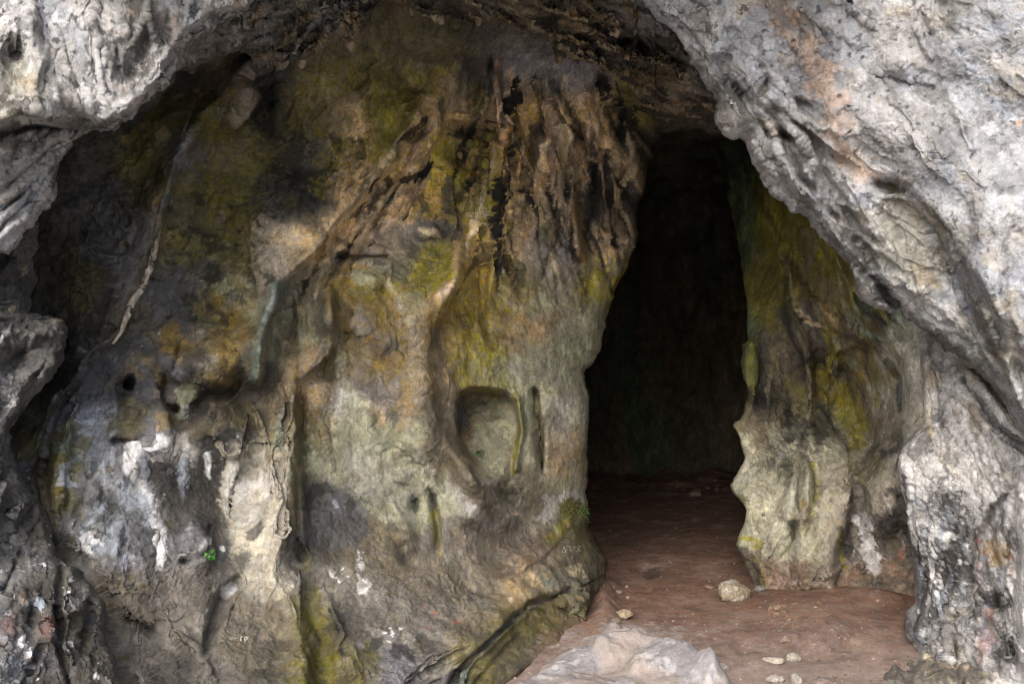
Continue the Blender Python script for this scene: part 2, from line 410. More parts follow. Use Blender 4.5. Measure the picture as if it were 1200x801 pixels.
vein = [(212, 165), (203, 190), (192, 232), (187, 262), (181, 295), (172, 325), (163, 345), (150, 365), (142, 385), (130, 402), (112, 412), (100, 430), (92, 445), (75, 462), (60, 474), (50, 490)]
Fo(vein[::-1], 34, 7, .09, 2)
Fo([(296, 470), (303, 430), (305, 400), (318, 350), (325, 325), (340, 312), (370, 285), (400, 250), (430, 215), (455, 190), (480, 150), (505, 125), (520, 95)], 60, 8, .17, 5)
R([(322, 332), (312, 370), (303, 410), (302, 440)], 9, .07, 3)
Fo([(354, 660), (352, 560), (346, 500), (343, 470), (350, 448), (372, 428), (386, 405), (387, 320)], 34, 6, .12, 4)
Gv([(352, 470), (352, 560), (353, 650)], 5, .06, 3)
Fo([(600, 618), (575, 590), (548, 560), (520, 520), (504, 480), (499, 440), (497, 400), (501, 370), (516, 352), (531, 332), (538, 310), (537, 282)], 55, 13, .13, 4)

# recess left of the eye-shaped lobes
Fo([(470, 300), (420, 290), (392, 296), (388, 330), (384, 400)], 30, 10, .05, 4)
Gv([(400, 300), (425, 299), (452, 301)], 5, .09, 3)
Bu(430, 395, 45, 75, .10, -8); Bu(425, 330, 18, 14, .05); Bu(437, 330, 7, 7, .03); Bu(421, 378, 14, 12, .04)
Bu(500, 318, 24, 36, -.10, 12, 3); Bu(501, 276, 13, 9, .06); Bu(510, 270, 6, 6, .03)
R([(536, 300), (530, 330), (512, 350), (497, 366)], 7, .05, 3)
Bu(560, 345, 15, 50, -.05, 5); Bu(592, 285, 10, 22, .06); Bu(575, 325, 10, 36, .07, 8); Gv([(567, 318), (566, 360), (570, 395), (580, 408)], 4, .05, 3)
Bu(600, 250, 18, 14, .05); Fo([(628, 240), (612, 226), (598, 224), (588, 240), (585, 270)], 14, 4, .04, 3)
# alcove
def alcove():
    X, Y = S1.W(6); i, s = q_poly(X, Y, [(534, 490), (532, 472), (538, 461), (553, 455), (575, 454), (592, 458), (604, 470), (611, 492), (615, 520), (612, 552), (605, 578), (596, 592), (580, 580), (560, 556), (545, 530), (537, 508)], 16.)
    x, y = X[i], Y[i]; g = np.clip(1.05 - ((x - 536) * .55 + (y - 462) * .30) / 62, .12, 1.0)
    S1.h[i] -= .40 * g * sstep(s, -4, 10)
alcove()
if 0: S1.plate([(534, 490), (532, 472), (538, 461), (553, 455), (575, 454), (592, 458), (604, 470), (611, 492), (615, 520), (612, 552), (605, 578), (596, 592), (580, 580), (560, 556), (545, 530), (537, 508)], -.26, 8, 7)
Bu(583, 487, 7, 6, .04, 0, 2, 2); Bu(580, 560, 18, 14, .05); R([(606, 466), (609, 500), (605, 550)], 3.5, .06, 3)
Gv([(627, 460), (630, 495), (633, 530), (634, 548)], 4.5, .10, 2); Bu(598, 585, 10, 10, -.06)
R([(526, 440), (530, 490), (540, 540), (566, 585), (596, 612)], 12, .05, 8)
Bu(566, 604, 30, 20, .10, 10, 2.6); Bu(468, 558, 9, 9, .04, 0, 3, 2); Bu(437, 513, 16, 17, .06, 0, 3, 3); Bu(430, 490, 10, 10, .05, 0, 3, 3); Bu(371, 468, 20, 19, .06, 0, 3, 5)
Bu(486, 589, 7, 10, -.08, 0, 2, 3); Gv([(504, 574), (510, 596), (514, 620), (512, 640)], 5, .06, 3); R([(460, 590), (475, 615), (480, 640)], 7, .03, 3); Gv([(472, 640), (476, 655)], 6, .05, 3)
# lower right boulder with cracks
Bu(655, 668, 52, 48, .17, -20, 3, 8); Bu(698, 655, 15, 26, .06, 10, 3); Bu(600, 650, 30, 30, -.06)
Gv([(667, 622), (655, 640), (640, 655), (620, 668), (606, 676)], 4, .04, 3)
Fo([(520, 815), (540, 783), (565, 762), (590, 738), (612, 716), (618, 707), (640, 702), (664, 692)], 55, 5, .07, 3)
Gv([(525, 808), (540, 783), (565, 762), (590, 738), (612, 716), (620, 706), (640, 702), (664, 692)], 3.5, .08, 3)
Gv([(560, 800), (585, 770), (610, 745)], 4, .04, 3); Bu(570, 790, 26, 20, .05, -30, 2); Gv([(480, 800), (500, 785), (530, 770), (548, 762)], 4, .04, 5)
# eye-shaped hollow with dripstone knobs
Bu(548, 176, 32, 26, -.13, 10, 4, 3); Gv([(528, 146), (545, 152), (565, 154), (588, 160)], 5, .10, 3); Bu(558, 124, 13, 24, .09, 0, 2.4, 3); Gv([(548, 70), (546, 100), (541, 130)], 5, .04); Gv([(575, 70), (574, 100), (575, 140)], 5, .05)
Fo([(596, 240), (593, 200), (590, 170), (584, 140), (578, 100), (576, 75)], 10, 5, .05, 3)
R([(505, 70), (500, 100), (478, 135), (462, 170), (440, 200)], 12, .05, 4); R([(515, 110), (510, 150), (495, 200), (480, 245)], 12, .05)
R([(490, 170), (470, 210), (440, 245), (400, 285)], 9, .05); R([(455, 200), (435, 235), (395, 270), (360, 300)], 6, .04, 3)
for pts in ([(600, 100), (612, 150), (630, 210), (645, 250)], [(628, 95), (640, 150), (655, 195), (660, 230)], [(655, 110), (668, 160), (672, 210), (675, 300)], [(690, 110), (700, 150), (692, 210)], [(735, 190), (725, 220), (712, 262)], [(580, 90), (600, 150), (610, 190)]):
    R(pts, 6, .06, 4)
Gv([(608, 115), (620, 165), (632, 200)], 4, .04, 4); Gv([(640, 130), (648, 180)], 5, .04, 4); Gv([(703, 170), (700, 215)], 10, .06, 5); Bu(728, 130, 20, 18, -.08); Bu(733, 112, 16, 13, .10)
# upper left
R([(345, 55), (318, 70), (290, 82), (265, 105), (245, 130), (225, 155), (210, 180)], 11, .10, 4)
Bu(280, 118, 24, 18, .09, -30, 3); Fo([(248, 150), (275, 145), (298, 122), (310, 95)], 30, 6, .07, 4)
Bu(312, 115, 12, 38, -.10, 4, 2, 8); Bu(345, 185, 16, 26, -.03)
Bu(90, 335, 38, 60, .10, 10, 3); Bu(150, 260, 34, 40, .06); Gv([(95, 250), (120, 282), (150, 290), (160, 265)], 4, .03); Gv([(130, 225), (140, 245), (148, 262)], 3, .03); Bu(172, 245, 12, 14, .03, 0, 4)
Bu(50, 400, 40, 60, -.10); Bu(210, 80, 60, 40, -.08)
# middle left
Bu(152, 449, 5.5, 7, -.16, 15, 3, 1); Bu(143, 457, 13, 10, -.07, 0, 3, 2); Bu(175, 425, 40, 14, .06, -10); Bu(190, 440, 10, 60, .05); Bu(212, 425, 26, 22, .13, 0, 3.4); Bu(255, 430, 34, 32, .14, 0, 3.6, 5)
Fo([(190, 468), (205, 500), (228, 490), (245, 464), (262, 466), (278, 446), (284, 420)][::-1], 6, 22, -.05, 3)
Gv([(228, 492), (232, 474), (248, 464), (264, 465), (277, 448)], 5, .04, 5); Gv([(192, 440), (192, 470), (205, 480)], 5, .06, 3); Gv([(206, 418), (213, 405)], 5, .06)
Bu(160, 500, 40, 38, .08); Gv([(135, 517), (165, 516)], 4, .05); Bu(285, 500, 26, 24, .06); Fo([(255, 520), (270, 535), (300, 524)], 10, 5, .06, 3); Fo([(320, 365), (260, 378), (210, 370), (200, 375)], 10, 26, -.05)
Bu(200, 375, 10, 8, -.08); Bu(270, 345, 50, 30, .04); Bu(230, 640, 20, 24, .07, 0, 3); Gv([(246, 618), (242, 645), (215, 655)], 4, .05); Gv([(280, 680), (262, 700), (250, 740), (242, 765)], 6, .06, 4)
Bu(320, 600, 26, 60, .08, 0, 2.5); R([(296, 470), (312, 520), (330, 570), (340, 620)], 6, .05); Gv([(322, 540), (334, 580), (330, 620)], 4, .04)
Gv([(70, 470), (56, 515), (46, 552)], 4, .06, 3); R([(90, 470), (70, 540), (62, 600), (70, 640)], 10, .05)
Gv([(48, 560), (64, 625), (82, 652), (112, 690), (128, 720), (140, 770), (150, 810)], 12, .06, 4); Bu(20, 470, 30, 60, -.16, 20)
Bu(185, 745, 46, 34, -.06, 30); Fo([(250, 810), (243, 770), (215, 742), (188, 730)], 30, 6, .05); Bu(170, 790, 26, 20, .05); Gv([(360, 680), (372, 740), (380, 801)], 9, .05, 4); R([(340, 700), (352, 760), (356, 801)], 9, .04)
Bu(390, 748, 16, 12, -.06); R([(385, 700), (400, 740), (395, 760)], 6, .04); Bu(420, 780, 30, 24, .05, 30)
S1.amp = (np.clip(.55 + .45 * sstep(-S1.nA, -.3, .3) + .25 * sstep(S1.Y, 620, 760) + .3 * sstep(300 - S1.X, 0, 150), .4, 1.4)).astype(f32)
sm = np.exp(-(((S1.X - 480) / 90) ** 2 + ((S1.Y - 640) / 60) ** 2)) + np.exp(-(((S1.X - 640) / 50) ** 2 + ((S1.Y - 500) / 110) ** 2))
S1.amp *= (1 - .45 * np.clip(sm, 0, 1)).astype(f32)
S1.streaks([(560, 85), (730, 85), (748, 160), (735, 230), (640, 260), (585, 240), (570, 160)], 75, 80, 6, (60, 150), (1.8, 6.5), ['t', 'A', 'k', 'k', 'k', 'O', 'o', 't', 'A', 'k'], 5, .018, 1., fan=(630, -120))
S1.streaks([(505, 100), (520, 130), (515, 210), (450, 270), (375, 310), (340, 320), (420, 240), (470, 160)], 46, 128, 8, (25, 80), (1.8, 6), ['t', 'A', 'k', 'o', 'O', 'k', 'k', 't', 'A'], 6, .018, .9)
S1.streaks([(560, 230), (735, 230), (722, 330), (600, 330)], 32, 86, 7, (20, 60), (1.6, 5), ['A', 'k', 'k', 'D', 'p', 'y', 'e'], 7, .008, .5)
S1.streaks([(340, 320), (400, 320), (400, 440), (360, 520), (300, 560), (300, 400)], 34, 92, 8, (30, 80), (1.6, 4.5), ['g', 'k', 'b', 'e', 'T', 'o'], 8, .012, .5)
S1.streaks([(330, 70), (460, 60), (520, 90), (470, 180), (400, 240), (330, 240)], 40, 120, 18, (12, 45), (1.5, 4), ['k', 'm', 'e', 'b', 't', 'k'], 9, .012, .55)
S1.streaks([(50, 480), (200, 420), (240, 640), (90, 660)], 60, 95, 14, (12, 55), (1.5, 5), ['k', 'B', 'u', 'k', 'D', 'e', 'v'], 10, .007, .55)
S1.streaks([(110, 190), (290, 160), (300, 330), (180, 420), (70, 420)], 50, 105, 20, (12, 50), (1.4, 4), ['k', 'v', 's', 'D', 'e', 'm'], 11, .008, .5)
S1.streaks([(390, 430), (680, 400), (680, 600), (520, 620), (420, 560)], 44, 84, 16, (10, 45), (1.4, 4), ['l', 'b', 'g', 'l', 'e', 'b'], 12, .005, .3)
S1.streaks([(130, 680), (600, 640), (690, 700), (560, 801), (140, 801)], 80, 60, 40, (8, 40), (1.4, 4.5), ['x', 'k', 's', 'D', 'b', 'e'], 13, .006, .35)
S1.h *= 1.3
S1.solidify(rock_noise(.065, .0135, .0055, 1.3, 5.5, 24., (0, .3, 1), 1.8, crisp=.35, crack=.012))

xs = (10, 60); ys = (30, 80)
S1.base(xs, ys, [
 'n n n n n b e e e e e n n n n n', 'n n n n n r k e e e e d v v v m', 'n n n e e e k e t m t b o t t e',
 'n n n e v b e n t m y o t t t k', 'n n s b e e n k t t o m t b k k', 'n d s v e e p t t t d o t d t k',
 'n d d v s e p b o y y o b b y y', 'n d d b s o g g b o o y t g g g', 'n k s s s o n t b o t y g g g g',
 'n d u s b k b t l t b t g l g g', 'n e u v w k c g g g b t g t g l', 'd e v u n n c b n g g f b g l l',
 's d u s v n c n b b x x x b e e', 's n x x x n c x x x x x t b b r', 'v n x x x x x e d x x b e e r r', 'v n n x n x n m e v x e b r r r', 'v n n x n x n e e v x e b r r r'])
S1.vary(2.2, .45); S1.vary(9, .34, 9); S1.vary(40, .2, 19)
D_, Ln, Po = S1.dot, S1.line, S1.poly
# upper left
Po([(300, 0), (760, 0), (770, 90), (700, 92), (600, 62), (540, 62), (480, 90), (420, 75), (300, 100)], 'd', .6, 16)  # darker strip paints the deep shade behind the arch ledges
Ln([(330, 66), (300, 78), (280, 88), (262, 108)], 6, 'p', .8); Ln([(250, 135), (300, 100), (330, 78)], 5, 's', .6); Po([(252, 145), (272, 118), (300, 98), (300, 122), (286, 140), (262, 150)], 'p', .6)
D_(218, 165, 40, 18, 's', .6, -60); Ln([(228, 150), (212, 175), (202, 205), (193, 240)], 6, 'u', .6, .6); Po([(312, 65), (330, 80), (328, 145), (316, 160), (302, 145), (304, 100)], 'k', .7, 9, 1.4)  # black poly paints the shadow inside the narrow pocket
D_(182, 208, 10, 14, 'k', .8); D_(182, 235, 9, 26, 'o', .75); Ln([(188, 205), (180, 250)], 6, 'o', .5); Ln([(175, 290), (160, 330), (140, 400)], 9, 'e', .6)
Ln([(190, 240), (230, 260), (260, 330)], 22, 's', .5, .8); D_(215, 330, 40, 45, 's', .7); D_(150, 260, 30, 26, 'v', .6, 0, .9); D_(175, 370, 40, 26, 's', .5, -50, .9)
D_(90, 330, 34, 44, 'e', .5); D_(85, 322, 3, 2, 'y', .9, 0, .2); Ln([(205, 130), (190, 170), (165, 200)], 20, 'e', .5, .8)
D_(250, 150, 26, 16, 'm', .6); D_(270, 240, 34, 70, 'm', .45, 10, 1.3); S1.speck('m', 6, .02, .6, .12, area=(270, 230, 60, 90), off=91); D_(285, 290, 36, 30, 'e', .7, 0, .8)
for a in ((345, 180, 22, 32, 'k', .75, 20), (325, 232, 22, 26, 'k', .6, 0), (400, 100, 30, 40, 'e', .7, 0), (395, 130, 26, 30, 'b', .6, 0), (455, 135, 28, 20, 'm', .7, -20), (405, 185, 34, 22, 'm', .7, -30), (385, 210, 26, 14, 'm', .6, -30)): D_(*a, rag=1.1)
S1.speck('k', 16, .12, .8, area=(345, 190, 60, 55), off=3); S1.speck('b', 30, .12, .7, area=(410, 120, 45, 40), off=5)
# diagonal strips
Po([(508, 95), (520, 100), (500, 140), (488, 165), (470, 190), (430, 245), (395, 290), (375, 305), (350, 312), (372, 288), (420, 235), (455, 195), (478, 150)], 't', .85, 4)
Po([(490, 165), (512, 145), (512, 200), (490, 235), (470, 245), (462, 225), (475, 195)], 't', .8, 6, .9); Ln([(508, 130), (505, 200), (480, 250), (460, 275)], 10, 'o', .5, .9)
Ln([(430, 268), (460, 235), (490, 215), (500, 190)], 6, 'd', .8, .8); Ln([(398, 285), (430, 260), (455, 230), (478, 195), (500, 140)], 2.2, 'k', .8, .5)
Ln([(440, 205), (405, 250), (365, 292)], 3, 'p', .7); Ln([(450, 215), (415, 258)], 3, 'r', .7); S1.speck('m', 10, .05, .7, area=(490, 235, 30, 30), off=8)
Po([(400, 292), (440, 268), (480, 262), (520, 255), (500, 290), (470, 340), (440, 330), (420, 305), (350, 320), (362, 310)], 's', .7, 8); S1.speck('b', 20, .05, .5, area=(450, 290, 60, 30), off=4)
# centre columns
D_(555, 160, 30, 8, 'k', .95, 12, .4); D_(550, 182, 34, 22, 'm', .7); D_(575, 190, 12, 24, 'e', .6); D_(558, 118, 12, 22, 'e', .8); D_(558, 130, 12, 9, 'y', .4); D_(528, 102, 6, 14, 'r', .7); D_(520, 125, 6, 16, 'd', .8); D_(545, 225, 30, 26, 'm', .7, 0, .9)
Ln([(585, 75), (584, 105), (590, 125), (600, 150), (606, 190)], 6, 'r', .9); Ln([(594, 128), (603, 160), (606, 205)], 5, 'o', .8); Ln([(578, 110), (590, 150), (592, 200), (585, 250)], 3.5, 'O', .65)
Ln([(600, 90), (612, 130), (625, 170), (640, 230)], 8, 't', .8); Ln([(640, 120), (650, 160), (662, 200)], 9, 't', .8, .9); Ln([(668, 120), (675, 170)], 9, 't', .7, .9); Ln([(690, 125), (690, 190), (680, 220)], 8, 't', .7, .9)
for p in ([(603, 120), (612, 150), (618, 185), (625, 215)], [(628, 110), (636, 150), (645, 185)], [(650, 180), (652, 225), (655, 260)], [(665, 185), (668, 230)], [(700, 165), (706, 200), (700, 240)], [(712, 175), (700, 230), (690, 280)], [(590, 112), (596, 140)]): Ln(p, 4.5, 'k', .85, .9)
Po([(698, 168), (716, 176), (722, 205), (705, 235), (690, 290), (672, 290), (686, 240), (692, 200)], 'k', .9, 5, 1.); Po([(716, 145), (735, 135), (742, 175), (732, 180), (720, 165)], 'k', .85, 5)
Po([(684, 225), (690, 235), (683, 285), (682, 310), (668, 310), (676, 260)], 'A', .75, 3); Ln([(734, 210), (724, 235), (715, 268)], 5, 'A', .75, .9); Ln([(722, 150), (716, 180)], 6, 'e', .8); Ln([(744, 170), (736, 205)], 4, 't', .6); D_(735, 112, 22, 14, 'm', .85); D_(755, 145, 12, 10, 'm', .6); Ln([(745, 205), (738, 280), (715, 320)], 8, 'd', .7)
D_(668, 95, 70, 26, 'v', .5, 0, .9); D_(620, 250, 26, 30, 's', .6, 0, 1.); D_(600, 270, 20, 40, 'd', .5, 0, 1.); D_(650, 300, 60, 40, 'v', .5, 0, 1.1); S1.speck('k', 14, .1, .6, area=(660, 260, 70, 60), off=12)
D_(525, 232, 10, 26, 'D', .8); D_(530, 262, 12, 24, 'D', .8); D_(530, 255, 8, 8, 'm', .7); Po([(565, 228), (575, 245), (570, 260), (555, 275), (553, 262), (548, 245), (560, 240)], 'A', .6, 4); Ln([(600, 205), (592, 235), (582, 255), (560, 268), (552, 275), (550, 300)], 3.5, 'A', .7)
D_(505, 322, 24, 40, 'm', .9, 10); D_(508, 330, 12, 24, 'y', .6, 10, .9); D_(501, 275, 14, 8, 'A', .6); Ln([(534, 290), (537, 315), (528, 335), (505, 355), (495, 370)], 6, 't', .85); Ln([(532, 330), (515, 347)], 3, 'O', .5)
D_(592, 290, 7, 16, 'y', .7); D_(578, 312, 8, 20, 'y', .5); D_(590, 300, 16, 40, 'm', .5, 5, .8); D_(565, 370, 18, 40, 'o', .6, 0, .8); D_(600, 340, 36, 36, 'y', .35, 0, .9); D_(692, 342, 30, 16, 'y', .8, -20, .8); D_(598, 362, 6, 4, 'y', .9)
D_(660, 350, 18, 50, 'p', .5, -25, .9); D_(637, 362, 14, 20, 'g', .7, 0, .8)
# lobes
D_(425, 325, 22, 16, 'g', .8, 0, .8); D_(430, 345, 34, 14, 'm', .6); D_(425, 378, 20, 22, 'p', .7, 0, .9); D_(421, 380, 12, 14, 'c', .6, 0, .9); D_(450, 380, 26, 36, 'o', .8, 0, .8); D_(405, 400, 16, 40, 'o', .7, 0, .8); D_(455, 405, 14, 16, 'v', .6, 0, .9); Ln([(405, 410), (425, 435), (460, 443), (470, 400), (455, 365)], 7, 'p', .45, 1.1)
D_(475, 360, 12, 26, 'o', .6); Ln([(440, 325), (460, 345), (478, 365), (484, 400)], 4, 'c', .4); D_(483, 362, 14, 20, 'g', .6); Po([(470, 365), (495, 375), (496, 470), (485, 480), (472, 440)], 'c', .35, 6)
Po([(405, 440), (440, 445), (472, 440), (474, 480), (462, 508), (450, 495), (430, 470), (412, 455)], 'v', .75, 7); Po([(455, 480), (475, 475), (472, 498), (462, 510), (452, 497)], 'd', .8, 4); Ln([(475, 400), (474, 450), (468, 480)], 6, 'o', .6)
D_(385, 430, 12, 30, 'e', .6); D_(398, 424, 5, 8, 'g', .8); Po([(395, 440), (420, 460), (450, 500), (495, 500), (510, 560), (545, 600), (480, 625), (440, 610), (400, 560), (385, 520), (395, 480)], 'g', .7, 10, .9)
D_(392, 472, 16, 17, 'W', .45, 0, .6); D_(437, 512, 15, 17, 'g', .6); D_(450, 560, 60, 40, 'l', .5, 0, .9); S1.speck('b', 9, .12, .5, area=(450, 560, 70, 60), off=22)
# left of lobes
Ln([(325, 335), (312, 370), (303, 410), (299, 440)], 8, 'T', .85, .5); Ln([(318, 350), (310, 380)], 4, 'u', .6); Ln([(334, 400), (340, 440), (347, 500), (352, 560)], 3.5, 'g', .7, .6); D_(318, 410, 12, 14, 'g', .7); D_(265, 340, 30, 10, 'g', .6, 20, 1.1); D_(285, 360, 16, 36, 'g', .55, -25, 1.); D_(235, 378, 30, 8, 'G', .7, 25, .8)
D_(255, 372, 34, 18, 'e', .5); D_(275, 385, 20, 12, 'o', .6); D_(375, 370, 9, 50, 'd', .6); D_(350, 380, 16, 36, 'b', .6); Ln([(383, 400), (370, 430), (350, 448)], 4, 's', .8)
D_(200, 400, 16, 26, 'o', .9, 10); D_(215, 412, 22, 18, 'o', .9); Ln([(160, 420), (185, 430), (190, 480), (185, 500)], 8, 'o', .55, .8); Ln([(130, 455), (150, 432), (165, 440)], 6, 'o', .6); D_(150, 470, 20, 8, 'y', .35)
D_(175, 450, 16, 24, 's', .5); D_(125, 450, 26, 40, 's', .7); D_(230, 425, 20, 16, 'n', .8); D_(262, 438, 26, 24, 'k', .6, 0, .9); D_(245, 430, 10, 18, 'c', .5, 0, 1.); Po([(205, 455), (218, 442), (232, 455), (228, 470), (222, 490), (210, 492), (204, 475)], 'g', .9, 4); D_(218, 480, 12, 12, 'u', .5); D_(192, 462, 9, 14, 's', .7)
D_(150, 492, 26, 24, 'e', .7); D_(150, 485, 8, 10, 'd', .7); D_(195, 498, 14, 14, 'o', .4); D_(275, 480, 26, 30, 'b', .7); D_(245, 505, 30, 14, 'b', .6)
# pale patches low left
S1.speck('u', 10, .10, .65, area=(110, 560, 50, 90), off=31); S1.speck('k', 9, .12, .7, area=(120, 600, 60, 60), off=36); S1.speck('e', 8, .1, .7, area=(100, 540, 50, 60), off=38)
S1.speck('D', 7, .06, .6, .1, area=(215, 590, 45, 45), off=95); Po([(145, 520), (160, 518), (172, 525), (178, 515), (195, 512), (196, 526), (182, 530), (170, 534), (164, 548), (160, 560), (150, 556), (146, 540)], 'W', 1., 4, .6)
D_(178, 548, 16, 20, 'k', .9, -20); D_(195, 580, 16, 20, 'k', .8); D_(215, 575, 14, 30, 'n', .7); Ln([(158, 558), (168, 572), (184, 590), (178, 604), (186, 620), (186, 640), (184, 660)], 8, 'W', .9, .7); Ln([(155, 570), (172, 590), (175, 610)], 8, 'B', .5, .9)
D_(103, 636, 17, 13, 'W', .8, 30, .9); D_(148, 652, 17, 16, 'v', .9, 0, .7); D_(148, 655, 10, 9, 'B', .5, 0, .8); D_(78, 560, 10, 16, 'B', .7, 20, .9); D_(75, 515, 10, 22, 'T', .6, 15, .9); Ln([(72, 470), (60, 510), (50, 540)], 7, 'B', .4, .9); D_(125, 595, 12, 24, 's', .8); Ln([(122, 540), (124, 575), (118, 600)], 3, 'B', .7, .9)
Po([(165, 545), (200, 530), (255, 545), (262, 600), (255, 640), (225, 628), (205, 645), (188, 600)], 'D', .8, 7, 1.); D_(255, 570, 26, 34, 'd', .8, 0, .8); D_(218, 573, 8, 8, 'k', .8); S1.speck('q', 40, .3, .9, area=(215, 574, 10, 10), off=39)
Po([(262, 540), (290, 533), (335, 535), (343, 570), (340, 610), (330, 640), (345, 680), (325, 702), (316, 682), (305, 672), (285, 678), (268, 672), (275, 640), (270, 618), (260, 600), (258, 570)], 'c', 1., 6); Po([(262, 545), (300, 545), (300, 620), (272, 600)], 'q', .5, 8, 1.2); D_(300, 560, 26, 20, 'W', .35, 0, .9)
Ln([(257, 526), (272, 535), (290, 528), (298, 520)], 5, 'c', .7, 1.); Ln([(243, 534), (247, 560)], 4, 'W', .85, .5); D_(284, 510, 4, 5, 'W', .9); D_(276, 512, 20, 12, 'k', .8, 0, .7); D_(290, 485, 20, 20, 'e', .4)
D_(300, 620, 14, 9, 'n', .85, -40); D_(280, 660, 12, 22, 'n', .8, 30); D_(262, 646, 8, 12, 's', .8); D_(263, 642, 3.5, 4, 'W', .95, 0, .3); D_(225, 640, 18, 18, 'v', .7); Ln([(212, 650), (232, 648), (243, 632)], 5, 'q', .8); D_(270, 690, 9, 5, 'W', .7, -40)
D_(140, 700, 50, 26, 'b', .7); D_(205, 745, 22, 9, 'p', .6, 40); Po([(270, 700), (340, 705), (350, 790), (290, 801), (255, 760)], 'b', .6, 10); S1.speck('p', 7, .05, .5, area=(290, 740, 50, 40), off=41)
# lower middle
Po([(350, 560), (375, 560), (400, 565), (425, 585), (440, 620), (420, 640), (352, 640)], 's', .75, 9, .9); S1.speck('k', 8, .02, .7, area=(385, 590, 50, 45), off=44); D_(352, 540, 10, 90, 'e', .6); D_(370, 500, 22, 36, 'e', .6, 0, .9); D_(393, 587, 4, 8, 'B', .8, -25)
D_(424, 662, 6, 14, 'W', .9, -5, .8); D_(427, 684, 7, 12, 'W', .9, -20, .8); D_(387, 668, 4, 7, 'c', .9); S1.speck('W', 26, .16, .95, .05, area=(398, 672, 20, 18), off=47); S1.speck('W', 30, .22, .9, .05, area=(460, 742, 34, 18), off=48); S1.speck('W', 30, .46, .8, .06, area=(520, 700, 90, 50), off=49)
S1.speck('R', 12, .22, .6, area=(510, 715, 60, 26), off=50); S1.speck('W', 30, .55, .8, .06, area=(330, 760, 330, 60), off=51); S1.speck('v', 7, .0, .8, area=(460, 775, 60, 36), off=52); S1.speck('k', 8, .08, .7, area=(470, 760, 80, 40), off=53)
Ln([(506, 580), (512, 600)], 5, 'k', .9); Ln([(510, 600), (512, 630), (517, 665)], 7, 'y', .9, .5); Ln([(511, 612), (514, 640)], 3.5, 'm', .7); D_(487, 590, 8, 10, 'k', .85); Po([(545, 588), (570, 584), (595, 600), (596, 618), (575, 612), (545, 612)], 'l', .75, 5)
Po([(420, 665), (450, 640), (490, 655), (540, 615), (590, 640), (600, 670), (585, 700), (520, 700), (450, 690)], 'b', .75, 14); D_(530, 650, 50, 26, 'p', .5, 0, .9); D_(560, 640, 40, 12, 'p', .4)
D_(545, 560, 20, 50, 'b', .6, -30); D_(550, 610, 8, 8, 'l', .5)
# alcove colours, left inner wall painted with its shade
D_(541, 487, 9, 24, 's', .9); D_(537, 500, 6, 20, 'k', .6); Po([(552, 462), (595, 466), (600, 500), (590, 560), (565, 565), (552, 530), (556, 490)], 'g', .8, 5); D_(575, 489, 12, 5, 'b', .8, 20); D_(566, 470, 4, 3, 'd', .8); D_(561, 529, 6, 5, 'G', .95); Ln([(603, 462), (608, 490), (604, 530), (602, 555)], 5, 'y', .85, .6); Ln([(609, 475), (612, 500)], 3, 'G', .8)
Ln([(624, 455), (624, 468)], 3, 'k', .9); Ln([(628, 462), (633, 500), (632, 540)], 4.5, 'y', .95, .5); Ln([(637, 490), (636, 540), (634, 555)], 2.5, 'D', .9); Ln([(622, 458), (626, 490)], 2.6, 'G', .9); D_(645, 460, 10, 4, 'y', .5); D_(600, 580, 22, 18, 'd', .7, 0, .9); D_(570, 580, 18, 22, 'b', .8, -40)
Ln([(531, 430), (524, 465), (540, 540), (575, 592)], 7, 'b', .7); Ln([(505, 390), (508, 450), (520, 520), (550, 570), (590, 610)], 11, 'b', .75, .6); S1.speck('b', 10, .1, .6, area=(650, 520, 36, 70), off=60); D_(605, 440, 60, 26, 'g', .5, 0, .9); D_(655, 500, 30, 60, 'p', .4, 0, 1.); S1.speck('b', 26, .14, .6, area=(600, 410, 90, 50), off=61, ax=(1, 0, -.5), k=2.5)
Po([(640, 580), (686, 570), (686, 590), (655, 592), (640, 610), (625, 605)], 'W', .45, 6, 1.1); D_(668, 598, 17, 15, 'm', .95); D_(655, 622, 22, 10, 'y', .75, -50); D_(678, 620, 14, 8, 'm', .7); D_(610, 640, 40, 26, 'r', .55, 0, .9); D_(640, 655, 20, 12, 'p', .4, -40)
D_(650, 682, 40, 12, 'T', .3, 0, 1.); D_(602, 602, 5, 3, 'O', .8); Ln([(612, 716), (640, 703), (665, 692)], 4, 's', .7); Ln([(525, 801), (560, 768), (610, 718)], 5, 's', .8); Ln([(530, 801), (560, 772)], 3, 'T', .8); D_(672, 668, 8, 9, 'A', .75, 20, 1.); D_(598, 700, 4, 4, 'O', .5); D_(655, 725, 10, 8, 't', .5, 0, 1.)
D_(700, 660, 12, 30, 'n', .6, 0, .9); D_(600, 760, 60, 20, 'e', .6, -40, .9); D_(650, 745, 26, 14, 'r', .6, -35, .9); S1.speck('T', 6, .12, .35, area=(640, 700, 60, 50), off=63); Ln([(370, 690), (372, 740), (384, 790), (390, 815)], 7, 'm', .8, .6); Ln([(380, 770), (384, 801)], 4, 'y', .6); Ln([(358, 650), (362, 720)], 6, 'm', .5)  # first dark dot paints the boulder's shaded right side
Ln([(50, 540), (46, 575), (62, 620)], 9, 'b', .6); D_(430, 775, 20, 22, 'e', .7); D_(120, 770, 26, 30, 'e', .6); D_(310, 790, 18, 9, 'k', .5); S1.speck('c', 22, .42, .6, .08, area=(160, 470, 200, 260), off=70)
